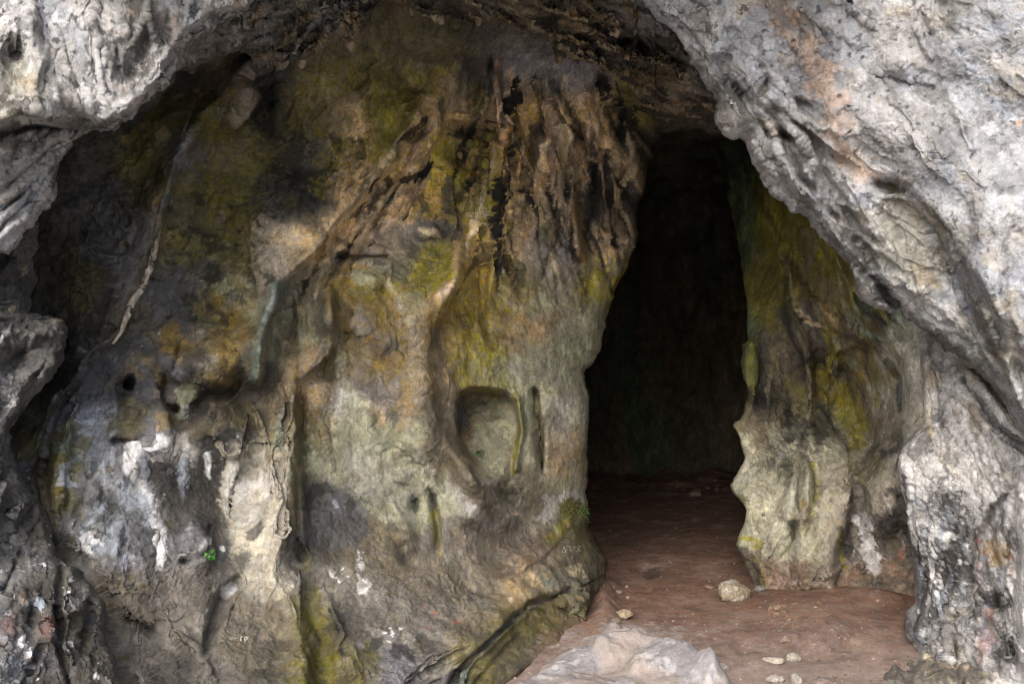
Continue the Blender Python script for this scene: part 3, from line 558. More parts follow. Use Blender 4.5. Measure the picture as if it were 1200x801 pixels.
# stronger dark and light runs on the upper centre
S1.speck('k', 7, .0, .8, .10, area=(690, 225, 45, 75), off=81, ax=(.1, 0, 1), k=3.5); S1.speck('A', 8, .10, .6, .1, area=(650, 170, 75, 60), off=82, ax=(.15, 0, 1), k=5); S1.speck('k', 10, .10, .8, .08, area=(640, 190, 80, 70), off=83, ax=(.15, 0, 1), k=5)
S1.speck('A', 6, .0, .55, .15, area=(665, 130, 55, 60), off=90, ax=(.15, 0, 1), k=4); S1.speck('O', 9, .10, .7, .1, area=(600, 160, 45, 90), off=84, ax=(-.1, 0, 1), k=5); S1.speck('t', 8, .02, .6, .1, area=(460, 215, 70, 60), off=85, ax=(.7, 0, 1), k=4); S1.speck('k', 9, .12, .7, .08, area=(450, 230, 80, 60), off=86, ax=(.7, 0, 1), k=4)
S1.speck('m', 7, .05, .6, .15, area=(440, 150, 90, 70), off=87); S1.speck('k', 12, .10, .7, .1, area=(250, 300, 120, 120), off=88)
Bk = Gv
S1.col *= (.80 + .22 * sstep(320 - S1.X, 0, 150) * sstep(420 - S1.Y, 0, 80) + .16 * sstep(330 - S1.X, 0, 150) * sstep(S1.Y, 300, 420) + 1.25 * sstep(400 - S1.Y, 0, 140) * sstep(S1.X, 180, 420) + .3 * sstep(400 - S1.Y, 0, 140) + .06 * sstep(S1.Y, 590, 680) + .12 * np.exp(-(((S1.X - 560) / 140) ** 2 + ((S1.Y - 490) / 130) ** 2)))[:, None].astype(f32)  # colour gain lifts the upper and left wall in place of missing light
S1.paint_streaks()
P1 = S1
# ================================================================== inner right wall
S2 = Patch('inner_wall', [(835, 60), (838, 120), (842, 170), (850, 215), (860, 262), (868, 310), (874, 350), (877, 385), (877, 398), (869, 404), (867, 420),
                          (870, 440), (876, 458), (873, 472), (871, 482), (868, 490), (860, 495), (859, 501), (866, 512), (871, 530), (872, 540), (862, 556), (855, 566), (858, 576),
                          (866, 588), (872, 598), (869, 615), (864, 632), (863, 642), (870, 655), (877, 672), (883, 686), (886, 700), (888, 780)],
           (1, 0), 250, 520, [(850, 100, 8.2), (855, 200, 9.2), (870, 300, 8.6), (880, 400, 7.3), (872, 490, 6.9), (858, 565, 6.75), (870, 640, 6.6), (884, 690, 6.45),
                              (930, 230, 7.2), (930, 300, 7.5), (930, 380, 7.2), (920, 450, 7.15), (990, 330, 6.5), (1050, 380, 5.9), (1000, 460, 6.95), (1060, 460, 6.1), (950, 520, 6.9), (1000, 540, 6.7),
                              (1060, 550, 5.8), (950, 600, 6.45), (1020, 600, 6.3), (950, 690, 6.42), (1000, 695, 6.35), (1062, 706, 6.12), (1120, 600, 5.9), (1250, 400, 5.8), (1300, 700, 5.8), (1000, 800, 6.2), (960, 120, 7.0), (1100, 100, 6.3)],
           ds=1.3, dt=1.3, L=5.0, shift=8, rt=10, rd=.07, jag=1.0, seed=2, eps=60)
s = S2
# fluted curtain, hollow and flowstone hump
s.fold([(912, 415), (908, 380), (893, 340), (885, 290), (880, 250)], 18, 30, .05, 4); s.ridge([(915, 410), (922, 440), (942, 425)], 4, .02)
s.ridge([(915, 300), (925, 350), (935, 390), (946, 418), (950, 450), (950, 500), (948, 530)], 7, .13, 4)
s.ridge([(880, 410), (882, 440), (882, 470)], 8, .10, 2)
s.groove([(925, 430), (930, 480), (925, 520)], 14, .06); s.groove([(962, 430), (965, 480), (968, 520)], 8, .07)
s.streaks([(860, 200), (930, 240), (1060, 390), (1050, 520), (960, 520), (880, 500)], 50, 75, 12, (20, 80), (1.6, 5), ['k', 'y', 'e', 'p', 'g', 'D', 'm'], 21, .02, .6); s.streaks([(865, 510), (1060, 510), (1060, 690), (880, 690)], 44, 88, 14, (12, 50), (1.5, 4.5), ['g', 'f', 'p', 'e', 'l', 'k'], 22, .012, .45)
s.plate([(1012, 405), (1035, 408), (1052, 425), (1056, 450), (1053, 490), (1045, 515), (1025, 530), (1005, 536), (988, 530), (975, 500), (975, 450), (985, 420)], -.20, 12, 5)
s.fold([(1050, 520), (1058, 480), (1057, 440), (1046, 420), (1028, 402), (1000, 390), (965, 380)][::-1], 22, 6, .09, 3)
s.ridge([(975, 400), (982, 440), (980, 470)], 4, .04, 3); s.ridge([(1010, 420), (1018, 460)], 5, .04)
for p in ([(920, 240), (950, 290), (985, 340), (1020, 370), (1050, 400)], [(910, 290), (940, 340), (975, 375), (1000, 385)], [(905, 250), (925, 300), (930, 340)], [(950, 350), (975, 365), (990, 380)]): s.ridge(p, 6, .06, 5)
s.groove([(930, 300), (960, 350), (1000, 380)], 6, .05); s.groove([(1015, 350), (1045, 365), (1065, 385)], 14, .18, 4)
s.ridge([(938, 600), (938, 560), (945, 530), (958, 518), (975, 520), (998, 532)], 15, .13, 3); s.bump(985, 565, 38, 40, .12, 20, 3); s.fold([(950, 600), (952, 560), (955, 545), (965, 530)], 8, 6, .05, 2)
s.groove([(931, 590), (934, 560), (940, 530)], 3, .05, 2); s.groove([(954, 545), (957, 570), (950, 600)], 4, .06, 2); s.bump(940, 592, 5, 8, -.03)
s.plate([(930, 700), (931, 600), (936, 560), (944, 530), (958, 516), (975, 519), (990, 528), (1003, 535), (1009, 560), (1004, 600), (992, 650), (988, 700)], .16, 13, 8); s.plate([(1056, 430), (1082, 400), (1100, 500), (1090, 620), (1035, 625), (1014, 600), (1012, 570), (1030, 545), (1050, 520), (1058, 480)], .10, 12, 8); s.bump(1030, 590, 24, 40, .10, 0, 3); s.groove([(1004, 560), (1008, 590), (1000, 620), (988, 640), (985, 680)], 7, .10, 3); s.bump(1053, 578, 14, 12, -.06)
s.bump(880, 590, 24, 26, .09, 0, 2.4); s.bump(930, 650, 50, 38, .10, -30, 2.4); s.groove([(932, 600), (928, 625), (905, 655)], 5, .05); s.bump(975, 665, 18, 26, .05); s.bump(880, 670, 9, 20, -.05); s.bump(1040, 670, 24, 40, .06)
s.fold([(1075, 520), (1062, 500), (1056, 520), (1040, 560)][::-1], 10, 20, .06)
s.solidify(rock_noise(.04, .018, .008, 1.8, 6, 24., (.3, .2, 1), 1.8, crisp=.4, crack=.012))
s.base((845, 870), (190, 220), [  # near-black green J on the passage side paints its fade into shade
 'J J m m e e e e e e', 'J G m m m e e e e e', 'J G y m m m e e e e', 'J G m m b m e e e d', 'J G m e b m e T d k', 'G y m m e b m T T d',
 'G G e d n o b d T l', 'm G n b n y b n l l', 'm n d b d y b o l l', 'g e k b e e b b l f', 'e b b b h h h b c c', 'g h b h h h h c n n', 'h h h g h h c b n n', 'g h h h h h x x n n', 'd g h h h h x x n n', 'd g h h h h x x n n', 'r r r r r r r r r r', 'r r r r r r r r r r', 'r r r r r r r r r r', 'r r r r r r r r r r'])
s.vary(2.5, .4); s.vary(9, .22, 9)
D, Lp, Pp = s.dot, s.line, s.poly
Lp([(905, 270), (925, 320), (938, 385), (947, 415)], 3.5, 'b', .8); Lp([(888, 300), (900, 350), (905, 380)], 10, 'm', .6); Lp([(900, 215), (910, 260), (905, 300)], 10, 'y', .4, .9); Lp([(925, 240), (970, 330)], 8, 'm', .5, .9); D(975, 320, 20, 8, 'm', .6, 45)
Pp([(955, 350), (975, 352), (985, 385), (968, 380)], 't', .6, 4); Lp([(935, 360), (950, 378), (968, 385)], 3, 'A', .6); Lp([(925, 300), (950, 360)], 6, 'd', .6, .9); Lp([(990, 355), (1020, 385), (1045, 400)], 4, 'T', .7, .9); Lp([(1000, 360), (1040, 395), (1062, 440)], 6, 'e', .6)
Pp([(943, 430), (955, 425), (958, 460), (957, 515), (945, 515), (944, 470)], 'p', .85, 3, .6); D(935, 500, 16, 26, 'k', .7, 0, 1.); D(905, 480, 14, 22, 'k', .5, 0, 1.1); D(912, 540, 26, 20, 'k', .55, 0, 1.2); D(965, 500, 12, 34, 'd', .7)
D(878, 425, 7, 20, 'g', .6); D(884, 440, 5, 26, 'y', .6); D(880, 400, 10, 5, 'y', .4)
Lp([(980, 425), (982, 450)], 4, 'u', .8); Pp([(978, 445), (1000, 445), (1015, 480), (1018, 520), (995, 530), (983, 500)], 'y', .85, 5); Lp([(1000, 440), (1012, 470), (1018, 510)], 8, 'b', .6, .8); D(1000, 420, 16, 12, 'g', .5); Lp([(1020, 420), (1020, 450)], 5, 'p', .7)
D(1035, 500, 12, 14, 'p', .6, 0, .9); D(1042, 518, 8, 6, 'O', .5); Lp([(1040, 420), (1052, 440), (1053, 480)], 5, 'k', .85); D(1035, 425, 12, 5, 'T', .5); Lp([(1058, 430), (1052, 470)], 3, 'u', .6); D(1045, 435, 8, 8, 'o', .5)
Pp([(1060, 430), (1080, 430), (1082, 500), (1055, 520), (1056, 480)], 'l', .7, 5); Pp([(1040, 535), (1056, 525), (1060, 560), (1040, 600), (1028, 612), (1020, 590), (1010, 575)], 'c', .7, 6); D(1046, 577, 9, 8, 'k', .8); Lp([(1055, 590), (1050, 615), (1040, 610)], 8, 'd', .7, .9)
Pp([(957, 545), (975, 535), (1003, 545), (1003, 620), (985, 690), (950, 690), (955, 640)], 'p', .6, 6); Lp([(955, 543), (957, 570), (950, 600), (940, 620)], 3, 'y', .7, .5); D(940, 592, 6, 9, 'o', .7); D(941, 598, 3, 7, 'c', .8); Lp([(935, 540), (933, 580), (936, 600)], 1.6, 'k', .7, .3)
Lp([(932, 612), (926, 626)], 5, 'k', .85); Lp([(930, 620), (918, 645), (900, 660)], 3, 'e', .5); D(890, 575, 16, 12, 'c', .5, 0, .9); D(870, 590, 8, 14, 'm', .7); D(893, 604, 3, 3, 'd', .8)
Lp([(864, 628), (880, 632), (892, 638), (884, 640)], 4, 'y', .85, .6); Lp([(884, 655), (893, 662), (893, 690)], 2, 'y', .6); Pp([(862, 638), (878, 645), (890, 660), (891, 690), (880, 690), (868, 660)], 'D', .75, 3, .7); Lp([(986, 610), (988, 640), (992, 665)], 2.6, 'y', .9, .4)
Pp([(988, 610), (1002, 608), (1005, 640), (1000, 665), (992, 660)], 'k', .8, 4, .9); Lp([(1018, 612), (1018, 640), (1020, 668)], 9, 'W', .75, .9); D(1012, 612, 6, 12, 'W', .7, 0, .9); D(1048, 640, 14, 14, 'b', .5); D(1053, 650, 3, 7, 'R', .6, 0, 1.); D(1040, 610, 20, 12, 'k', .6, 0, .9)
D(1035, 690, 40, 16, 'n', .7); s.speck('k', 12, .16, .5, area=(930, 500, 60, 60), off=5); D(960, 640, 16, 26, 'g', .35, 0, .9); s.speck('q', 26, .26, .5, area=(950, 680, 60, 12), off=6)

S2.paint_streaks()
S2.col *= (1.2 + .9 * sstep(470 - S2.Y, 0, 140))[:, None].astype(f32)  # upper part lightened in the colour to offset the cliff's shadow
# ================================================================== ledges under the arch
S4 = Patch('arch_underside', [(40, 190), (90, 168), (150, 158), (190, 110), (207, 84), (214, 84), (226, 86), (240, 78), (254, 62), (262, 66), (270, 62), (285, 58), (298, 70), (302, 92), (310, 82), (330, 72), (340, 72),
                               (353, 78), (368, 69), (384, 56), (399, 47), (406, 50), (411, 56), (417, 48), (430, 34), (436, 18), (448, 3), (462, 7), (482, 14), (503, 25), (521, 26),
                               (540, 21), (561, 28), (580, 24), (600, 34), (630, 41), (643, 52), (650, 67), (672, 72), (700, 80), (722, 92), (742, 108), (752, 124), (762, 138), (770, 156),
                               (800, 153), (830, 154), (850, 158), (870, 164), (895, 172), (940, 190), (1000, 215)],
           (0, -1), 230, 560, [(60, 170, 4.7), (150, 150, 4.9), (300, 70, 5.0), (411, 55, 5.0), (450, 3, 5.25), (520, 26, 5.3), (650, 66, 5.5), (740, 115, 5.9), (770, 155, 6.35), (830, 155, 6.2), (870, 168, 5.7), (950, 300, 5.6),
                               (250, 0, 4.5), (400, -40, 4.4), (600, -40, 4.3), (300, -150, 3.9), (600, -150, 3.8), (700, 0, 4.6), (760, 40, 4.85), (800, 90, 5.2), (850, 130, 5.4), (850, 0, 4.4), (900, -100, 3.9), (500, -400, 3.2)],
           ds=1.3, dt=1.3, L=.9, shift=14, rt=14, rd=.10, jag=2.6, seed=3, eps=50, nwrap=16)
s = S4
strata = ([(560, 10), (620, 30), (680, 40), (720, 35)], [(600, 30), (650, 40), (700, 62), (760, 82), (800, 95)], [(640, 40), (690, 52), (740, 60), (790, 85)], [(650, 62), (700, 72), (760, 95), (830, 125)],
          [(690, 80), (740, 98), (800, 120), (850, 140)], [(660, 10), (700, 28), (724, 38)], [(740, 122), (790, 128), (850, 150)], [(440, 0), (500, 14), (545, 14), (580, 4)], [(560, -20), (620, 0), (660, 20), (700, 28), (725, 36)])
for p in strata: s.fold(p, 10, 3, -.05, 4); s.fold(p[::-1], 7, 5, .05, 4)
s.streaks([(440, -20), (640, -20), (740, 20), (860, 150), (760, 140), (650, 64), (600, 30), (500, 18)], 130, 22, 12, (18, 80), (1.6, 5.), ['t', 'k', 'k', 'D', 'A', 'n', 'b'], 31, .035, .7); s.streaks([(215, 82), (300, 0), (440, -10), (425, 30), (350, 74), (300, 60)], 60, -35, 16, (14, 50), (1.6, 5), ['k', 'z', 'n', 't', 'f', 'D'], 32, .03, .6); s.bump(722, 30, 7, 12, .08, -30, 3, 2); s.groove([(700, 32), (740, 48), (780, 60), (805, 85)], 8, .12, 4); s.bump(770, 95, 30, 12, -.10, 20); s.bump(738, 140, 30, 12, -.1)
s.bump(412, 30, 12, 26, .10, -5, 2.5, 3); s.bump(350, 40, 60, 24, .08, -25); s.groove([(225, 88), (300, 60), (350, 50), (395, 20), (430, -10)], 7, .06, 8); s.fold([(215, 60), (260, 40), (300, 20), (330, -10)], 22, 6, .10, 6); s.groove([(330, 60), (345, 48), (365, 44)], 5, .05)
s.ridge([(752, 0), (770, 30), (795, 60), (806, 85), (815, 100), (832, 112)], 7, .10, 3)
s.solidify(rock_noise(.05, .034, .014, 1.6, 7, 24., (.85, -.35, -.35), 3.0, .012, crisp=.65))
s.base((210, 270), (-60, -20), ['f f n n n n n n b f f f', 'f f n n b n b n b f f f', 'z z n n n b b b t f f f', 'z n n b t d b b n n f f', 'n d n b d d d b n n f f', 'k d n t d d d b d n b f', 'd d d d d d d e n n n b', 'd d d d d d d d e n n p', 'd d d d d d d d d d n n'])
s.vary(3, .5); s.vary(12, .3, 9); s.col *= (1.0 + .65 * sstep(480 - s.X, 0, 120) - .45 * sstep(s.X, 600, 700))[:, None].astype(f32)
s.speck('A', 9, .10, .7, area=(530, 18, 70, 12), off=1); s.speck('A', 10, .12, .55, area=(680, 40, 80, 30), off=2); s.speck('k', 9, .10, .85, off=3, ax=(.85, -.3, -.3), k=3)
s.speck('z', 6, .0, .7, area=(290, 40, 80, 40), off=4); s.dot(411, 30, 9, 24, 't', .7, 5, .7); s.dot(722, 32, 6, 9, 'A', .9); s.dot(735, 8, 6, 12, 'r', .9); s.dot(742, 20, 8, 8, 'o', .6); s.line([(640, 44), (660, 36), (690, 52)], 4, 'm', .6, .9)
s.line([(650, 60), (680, 70), (715, 76)], 3, 'A', .5, .9); s.dot(372, 46, 8, 5, 'o', .8); s.line([(300, 66), (360, 74), (400, 50)], 5, 't', .5, .9); s.dot(740, 112, 22, 12, 'm', .9); s.dot(758, 148, 14, 8, 'm', .6); s.dot(845, 148, 10, 4, 'm', .7)
for p in strata: s.line([(x, y - 2) for x, y in p], 2.2, 't', .5, 1.)
s.paint_streaks(); s.line([(795, 62), (806, 85), (815, 100), (822, 100)], 5, 'p', .8, .6); s.speck('t', 8, .1, .5, area=(780, 110, 60, 40), off=9, ax=(.85, -.3, -.3), k=3)

# ================================================================== outer cliff, right
slab_edge = [(640, -170), (700, -80), (735, -25), (752, 0), (766, 22), (780, 34), (796, 50), (806, 64), (816, 76), (822, 84), (828, 100), (836, 112), (840, 130), (846, 148), (858, 158), (873, 165), (880, 180), (884, 196), (893, 208), (905, 222), (918, 236),
             (928, 248), (936, 252), (950, 268), (966, 288), (980, 302), (994, 318), (1002, 332), (1012, 350), (1024, 357), (1042, 364), (1054, 368), (1064, 380), (1076, 392), (1094, 401), (1112, 412), (1130, 427), (1150, 440), (1172, 470), (1200, 508), (1260, 590), (1330, 700)]
S5 = Patch('right_cliff', slab_edge, (.8, -.6), 600, 1300, [(640, -170, 3.9), (752, 0, 4.2), (840, 130, 4.42), (900, 220, 4.5), (1000, 330, 4.52), (1076, 392, 4.6), (1200, 510, 4.4), (1330, 700, 4.1), (900, 0, 4.2), (1050, 100, 4.32),
                       (1200, 0, 4.2), (1200, 200, 4.12), (1200, 350, 4.02), (1110, 290, 4.35), (1000, 200, 4.42), (1500, 200, 3.6), (1000, -200, 4.1), (1500, -300, 3.7), (1700, 500, 2.8)],
           ds=1.3, dt=1.3, L=1.5, shift=34, rt=24, rd=.18, jag=2.6, seed=4, eps=80, nwrap=22)
s = S5; s.minw = 11.
s.streaks([(760, 0), (880, 60), (1010, 200), (1180, 430), (1150, 430), (1060, 380), (960, 270), (880, 180), (815, 70)], 110, 50, 8, (20, 110), (1.6, 5), ['z', 'W', 'W', 'f', 'n', 'q', 'W', 'q'], 41, .022, .55); s.streaks([(880, -60), (1300, -60), (1300, 500), (1190, 440), (1100, 250), (1000, 190)], 90, 48, 25, (12, 70), (1.5, 6), ['f', 'B', 'W', 'l', 'z', 'A'], 42, .02, .4)
s.fold([(1240, 560), (1195, 470), (1178, 420), (1165, 380), (1150, 345), (1130, 300), (1105, 262), (1075, 232), (1055, 222), (1030, 216), (1015, 205)][::-1], 70, 6, .27, 4)
s.groove([(1030, 217), (1060, 226), (1085, 250), (1115, 280), (1140, 330), (1165, 375), (1175, 410)], 6, .13, 4)
s.groove([(1105, 290), (1118, 310), (1125, 340), (1135, 360)], 4, .05)
for x, y, rx, ry, h, a in ((895, 98, 6, 11, .16, 15), (850, 66, 6, 9, .10, 60), (850, 80, 4, 5, .07, 0), (890, 76, 3, 3, .08, 0), (858, 38, 8, 4, .05, 20), (820, 20, 8, 3, .04, -20), (845, 72, 12, 10, .06, 20), (920, 158, 11, 7, .14, 35), (918, 222, 7, 14, .14, -20),
                           (943, 246, 10, 5, .12, 25), (1002, 281, 4, 4, .08, 0), (985, 115, 2, 2, .05, 0), (995, 127, 2, 2, .05, 0), (888, 45, 4, 3, .05, 0), (957, 62, 5, 3, .03, 0), (928, 48, 3, 2, .05, 0)):
    s.bump(x, y, rx * .9, ry * .9, -h * .6, a, 2.0, 5)
s.groove([(905, 128), (915, 150), (925, 180), (945, 212), (955, 225)], 6, .09, 5); s.fold([(960, 240), (945, 215), (925, 185), (905, 140), (890, 110)][::-1], 14, 5, .06, 3)
s.ridge([(905, 175), (925, 205), (940, 225), (955, 232)], 7, .07, 4); s.groove([(935, 118), (955, 135), (975, 165), (990, 185)], 5, .04); s.groove([(965, 205), (990, 245), (1010, 290), (1030, 330), (1050, 355)], 6, .07, 5)
s.ridge([(950, 230), (980, 280), (1005, 318), (1040, 350)], 8, .06, 6); s.groove([(940, 250), (970, 282), (1000, 310), (1030, 335), (1052, 352)], 4, .06, 5); s.bump(1045, 350, 16, 6, -.08, 20)
s.fold([(820, 84), (850, 110), (890, 150), (925, 200), (950, 240)], 8, 8, .04, 5); s.groove([(860, 100), (880, 130), (900, 160), (912, 190)], 5, .05, 6)
s.ridge([(895, 0), (925, 45), (950, 85), (975, 130), (995, 175), (1015, 200)], 9, .025, 5); s.groove([(912, 0), (930, 25), (945, 45)], 3, .03)
for x, y, rx, ry, h, a in ((1048, 72, 16, 12, .05, 0), (1010, 230, 24, 22, .05, 0), (1100, 200, 40, 26, .04, 20), (1050, 300, 40, 50, .05, -30), (1160, 70, 40, 40, .05, 0), (1090, 340, 8, 18, .04, -40), (1110, 365, 8, 16, .04, -40), (1000, 40, 30, 40, -.03, 0)):
    s.bump(x, y, rx, ry, h, a)
s.groove([(1020, 90), (1050, 92), (1090, 100)], 3, .02, 14); s.groove([(1180, 360), (1190, 420), (1205, 470)], 5, .05)
s.amp = (1.0 + .15 * np.exp(-((s.t.clip(0, 999) / 70) ** 2))[None, :].repeat(s.ns, 0).ravel()).astype(f32)
s.solidify(rock_noise(.05, .020, .0070, 1.6, 5.0, 26., (.6, .3, -.75), 1.9, 0, crisp=.4, crack=.007))
s.base((760, 860), (0, 100), ['q q L L L u u', 'f q L L B B B', 'f L f L f B L', 'f f f l f L L', 'f f f l l O L', 'z z f f l u L', 'z z z f f L L'], blur=.9)
s.vary(1.6, .25); s.vary(7, .22, 9); s.vary(30, .2, 19)
s.col *= f32(.92); s.speck('B', 2.2, -.02, .6, .2, off=1); s.speck('q', 1.8, .0, .5, .2, off=17); s.speck('W', 4, .16, .35, .15, off=2); s.speck('A', 4.5, .20, .4, .12, off=3); s.speck('z', 3.2, .10, .45, .15, off=14, ax=(.6, .3, -.75), k=4); s.speck('z', 7, .12, .6, .12, off=4, ax=(.6, .3, -.75), k=3); s.speck('D', 22, .26, .7, .06, off=5)
s.line([(890, -10), (905, 25), (925, 48), (945, 62)], 7, 'O', .7, .8); s.line([(905, 5), (930, 45), (955, 78), (970, 110), (982, 145), (990, 175), (1012, 202)], 20, 'O', .8, .7); s.line([(930, 20), (950, 50), (965, 80)], 5, 'O', .5, .9); s.line([(900, 0), (925, 30), (940, 45)], 4, 'z', .7, .8); s.line([(1000, 190), (1030, 212)], 7, 'O', .6)
s.paint_streaks(); s.line([(805, 68), (830, 92), (860, 120), (885, 160), (905, 200)], 9, 'z', .6, 1.2); s.line([(905, 175), (935, 225), (965, 262), (1000, 300)], 5, 'n', .6, 1.1); s.line([(1000, 300), (1035, 345), (1060, 370)], 8, 'n', .7, 1.); s.line([(1060, 365), (1090, 392), (1130, 420)], 7, 'n', .7, .9); s.line([(840, 90), (865, 125), (880, 160)], 8, 'n', .6, 1.); s.poly([(832, 112), (846, 118), (858, 150), (846, 148)], 'p', .7, 4); s.line([(960, 260), (1000, 315), (1045, 352)], 6, 's', .7, 1.)
s.line([(940, 180), (965, 225), (1000, 290), (1030, 330)], 5, 's', .65, 1.); s.line([(900, 130), (930, 165), (990, 210)], 4, 'z', .6, 1.); s.dot(894, 100, 6, 12, 'b', .7, 15); s.dot(922, 160, 14, 9, 'b', .7, 30); s.dot(940, 225, 12, 14, 'b', .5, 0, 1.)
s.poly([(1025, 225), (1060, 235), (1100, 280), (1110, 330), (1075, 345), (1040, 290)], 'l', .7, 12, .9); s.line([(1040, 222), (1065, 238), (1100, 275), (1122, 320), (1145, 375), (1165, 410)], 14, 'b', .75, .9); s.line([(1100, 290), (1125, 340), (1140, 370)], 5, 'n', .7, .9); s.dot(1085, 325, 20, 14, 't', .4, 50, 1.); s.dot(1045, 222, 12, 5, 'e', .7, 20)  # wide brown line paints the shade under the overhanging rim
s.dot(1010, 232, 20, 18, 'B', .6, 0, .9); s.line([(1120, 330), (1130, 355), (1155, 395)], 8, 'B', .6, .9); s.dot(1050, 72, 14, 10, 'W', .6); s.dot(1160, 45, 50, 34, 'B', .55, 0, 1.1); s.dot(1185, 260, 16, 26, 'W', .6, 0, 1.); s.dot(1170, 240, 40, 60, 'B', .3, 0, 1.2)
s.line([(1150, 130), (1190, 150), (1210, 140)], 8, 'z', .6, 1.1); s.line([(1140, 370), (1165, 410), (1180, 440)], 5, 'b', .6, 1.); s.poly([(1080, 392), (1110, 395), (1160, 430), (1195, 480), (1180, 480), (1130, 432), (1090, 405)], 'n', .55, 6, 1.); s.dot(1135, 410, 36, 14, 'u', .5, 40, 1.); s.speck('z', 3, .0, .6, area=(1130, 50, 60, 60), off=11); s.dot(1195, 140, 3, 4, 'O', .9)

# ================================================================== outer cliff, left
S6 = Patch('left_overhang', [(-330, 620), (-200, 470), (-90, 360), (-30, 315), (2, 299), (14, 289), (28, 270), (44, 258), (62, 240), (67, 228), (70, 205), (76, 188), (83, 174), (90, 158), (104, 153), (120, 153), (134, 153), (148, 147), (160, 136), (172, 124), (190, 108), (200, 97), (208, 86),
                             (211, 72), (206, 60), (216, 58), (226, 50), (238, 42), (252, 40), (256, 30), (270, 18), (288, 14), (294, 2), (310, -20), (380, -90), (480, -190)],
           (-.62, -.785), 340, 1400, [(-330, 620, 4.0), (-90, 360, 3.95), (0, 298, 4.08), (65, 230, 4.25), (90, 160, 4.2), (150, 150, 4.08), (210, 75, 4.15), (290, 10, 4.2), (400, -100, 4.3), (0, 0, 4.1), (150, 0, 4.2), (100, 90, 4.08), (0, 120, 3.9),
                                      (0, 170, 4.12), (0, 230, 4.08), (200, 0, 4.2), (-300, 200, 3.4), (-100, -300, 3.9), (200, -250, 4.2), (-600, 0, 3.2)],
           ds=1.3, dt=1.3, L=1.2, shift=30, rt=24, rd=.16, jag=2.6, seed=5, eps=70, nwrap=22)
s = S6
s.fold([(105, 158), (85, 152), (62, 142), (40, 140), (10, 146), (-30, 152), (-80, 160)][::-1], 46, 6, .36, 5); s.groove([(90, 153), (60, 146), (30, 146), (0, 152), (-40, 160)], 6, .18, 4); s.streaks([(0, 0), (280, 0), (200, 90), (100, 150), (0, 130)], 70, 92, 14, (14, 60), (1.8, 6), ['z', 'W', 'n', 'B', 'k', 'f'], 51, .02, .5); s.streaks([(0, 160), (88, 160), (70, 230), (0, 290)], 34, -35, 7, (20, 60), (1.5, 4.5), ['z', 'W', 'n', 'B', 'q'], 52, .025, .5)
s.ridge([(34, 14), (40, 45), (46, 72)], 11, .09, 4); s.bump(20, 68, 15, 20, -.09, 10); s.bump(36, 100, 30, 20, .05); s.bump(52, 40, 8, 30, -.06); s.groove([(70, 15), (60, 50), (66, 90)], 8, .04, 8)
s.ridge([(110, 145), (150, 120), (185, 90), (200, 60), (215, 45)], 9, .07, 6); s.groove([(178, 115), (184, 100), (198, 78), (208, 62)], 4, .05, 3); s.bump(165, 85, 24, 28, -.07, 20); s.bump(145, 60, 14, 26, -.04); s.groove([(205, 60), (212, 45), (235, 35)], 4, .05)
s.ridge([(135, 5), (142, 40), (150, 70)], 7, .03, 6); s.ridge([(160, 0), (172, 20), (180, 40)], 6, .03); s.bump(180, 45, 16, 14, -.05); s.ridge([(210, 35), (240, 15), (250, -5)], 7, .03); s.groove([(120, 152), (100, 148), (70, 150)], 4, .04, 4); s.bump(82, 146, 3, 3, -.08, 0, 2, 2)
for p in ([(0, 260), (30, 230), (60, 190), (78, 170)], [(0, 280), (35, 250), (66, 215)], [(0, 215), (30, 190), (60, 165)], [(0, 240), (40, 205)]): s.ridge(p, 5, .03, 6); s.groove([(x, y + 8) for x, y in p], 3, .03, 6)
s.amp = (1.0 + .1 * np.exp(-((s.t.clip(0, 999) / 50) ** 2))[None, :].repeat(s.ns, 0).ravel()).astype(f32)
s.solidify(rock_noise(.05, .020, .007, 1.6, 4.5, 26., (.3, .2, .9), 2.2, 0, 9., crisp=.4, crack=.02))
s.base((0, 100), (0, 100), ['L f z f', 'l f f L', 'f z L l', 'L l z z'], blur=.9)
s.vary(1.6, .35); s.vary(7, .28, 9); s.vary(25, .16, 19)
s.speck('B', 3.5, .04, .5, .15, off=1, ax=(0, 0, 1), k=3); s.speck('W', 4, .08, .5, .15, off=2); s.speck('n', 6, .10, .7, .12, off=4, ax=(.1, .1, .9), k=2); s.speck('O', 5, .2, .35, .12, off=3); s.speck('D', 20, .22, .75, .06, off=5)
s.paint_streaks(); s.dot(15, 55, 14, 26, 'n', .8, 0, .9); s.dot(165, 50, 20, 30, 'z', .8, 10, 1.); s.dot(160, 95, 20, 16, 'n', .7, -30, 1.); s.line([(145, 110), (165, 95), (185, 60)], 8, 'n', .6, 1.1); s.dot(135, 70, 12, 30, 'z', .6, 0, 1.); s.line([(115, 140), (150, 118), (185, 85), (203, 55), (235, 30)], 9, 'W', .6, .9)
s.line([(120, 152), (95, 150), (70, 140), (0, 135)], 9, 'b', .5, 1.); s.line([(0, 128), (70, 122), (95, 140)], 7, 'n', .6, 1.1); s.dot(36, 102, 26, 14, 'A', .5, 0, .9); s.dot(5, 100, 12, 26, 'n', .7, 0, 1.); s.dot(132, 150, 6, 3, 'O', .7); s.line([(140, 0), (145, 45)], 5, 'W', .5, 1.); s.line([(205, 10), (200, 40)], 4, 'O', .4, 1.)
s.dot(282, 8, 5, 8, 'O', .5); s.dot(30, 200, 36, 26, 'L', .5, -40, 1.1); s.line([(20, 235), (60, 205)], 6, 'B', .5, .9); s.line([(0, 270), (40, 262), (66, 225)], 5, 'W', .4, 1.)

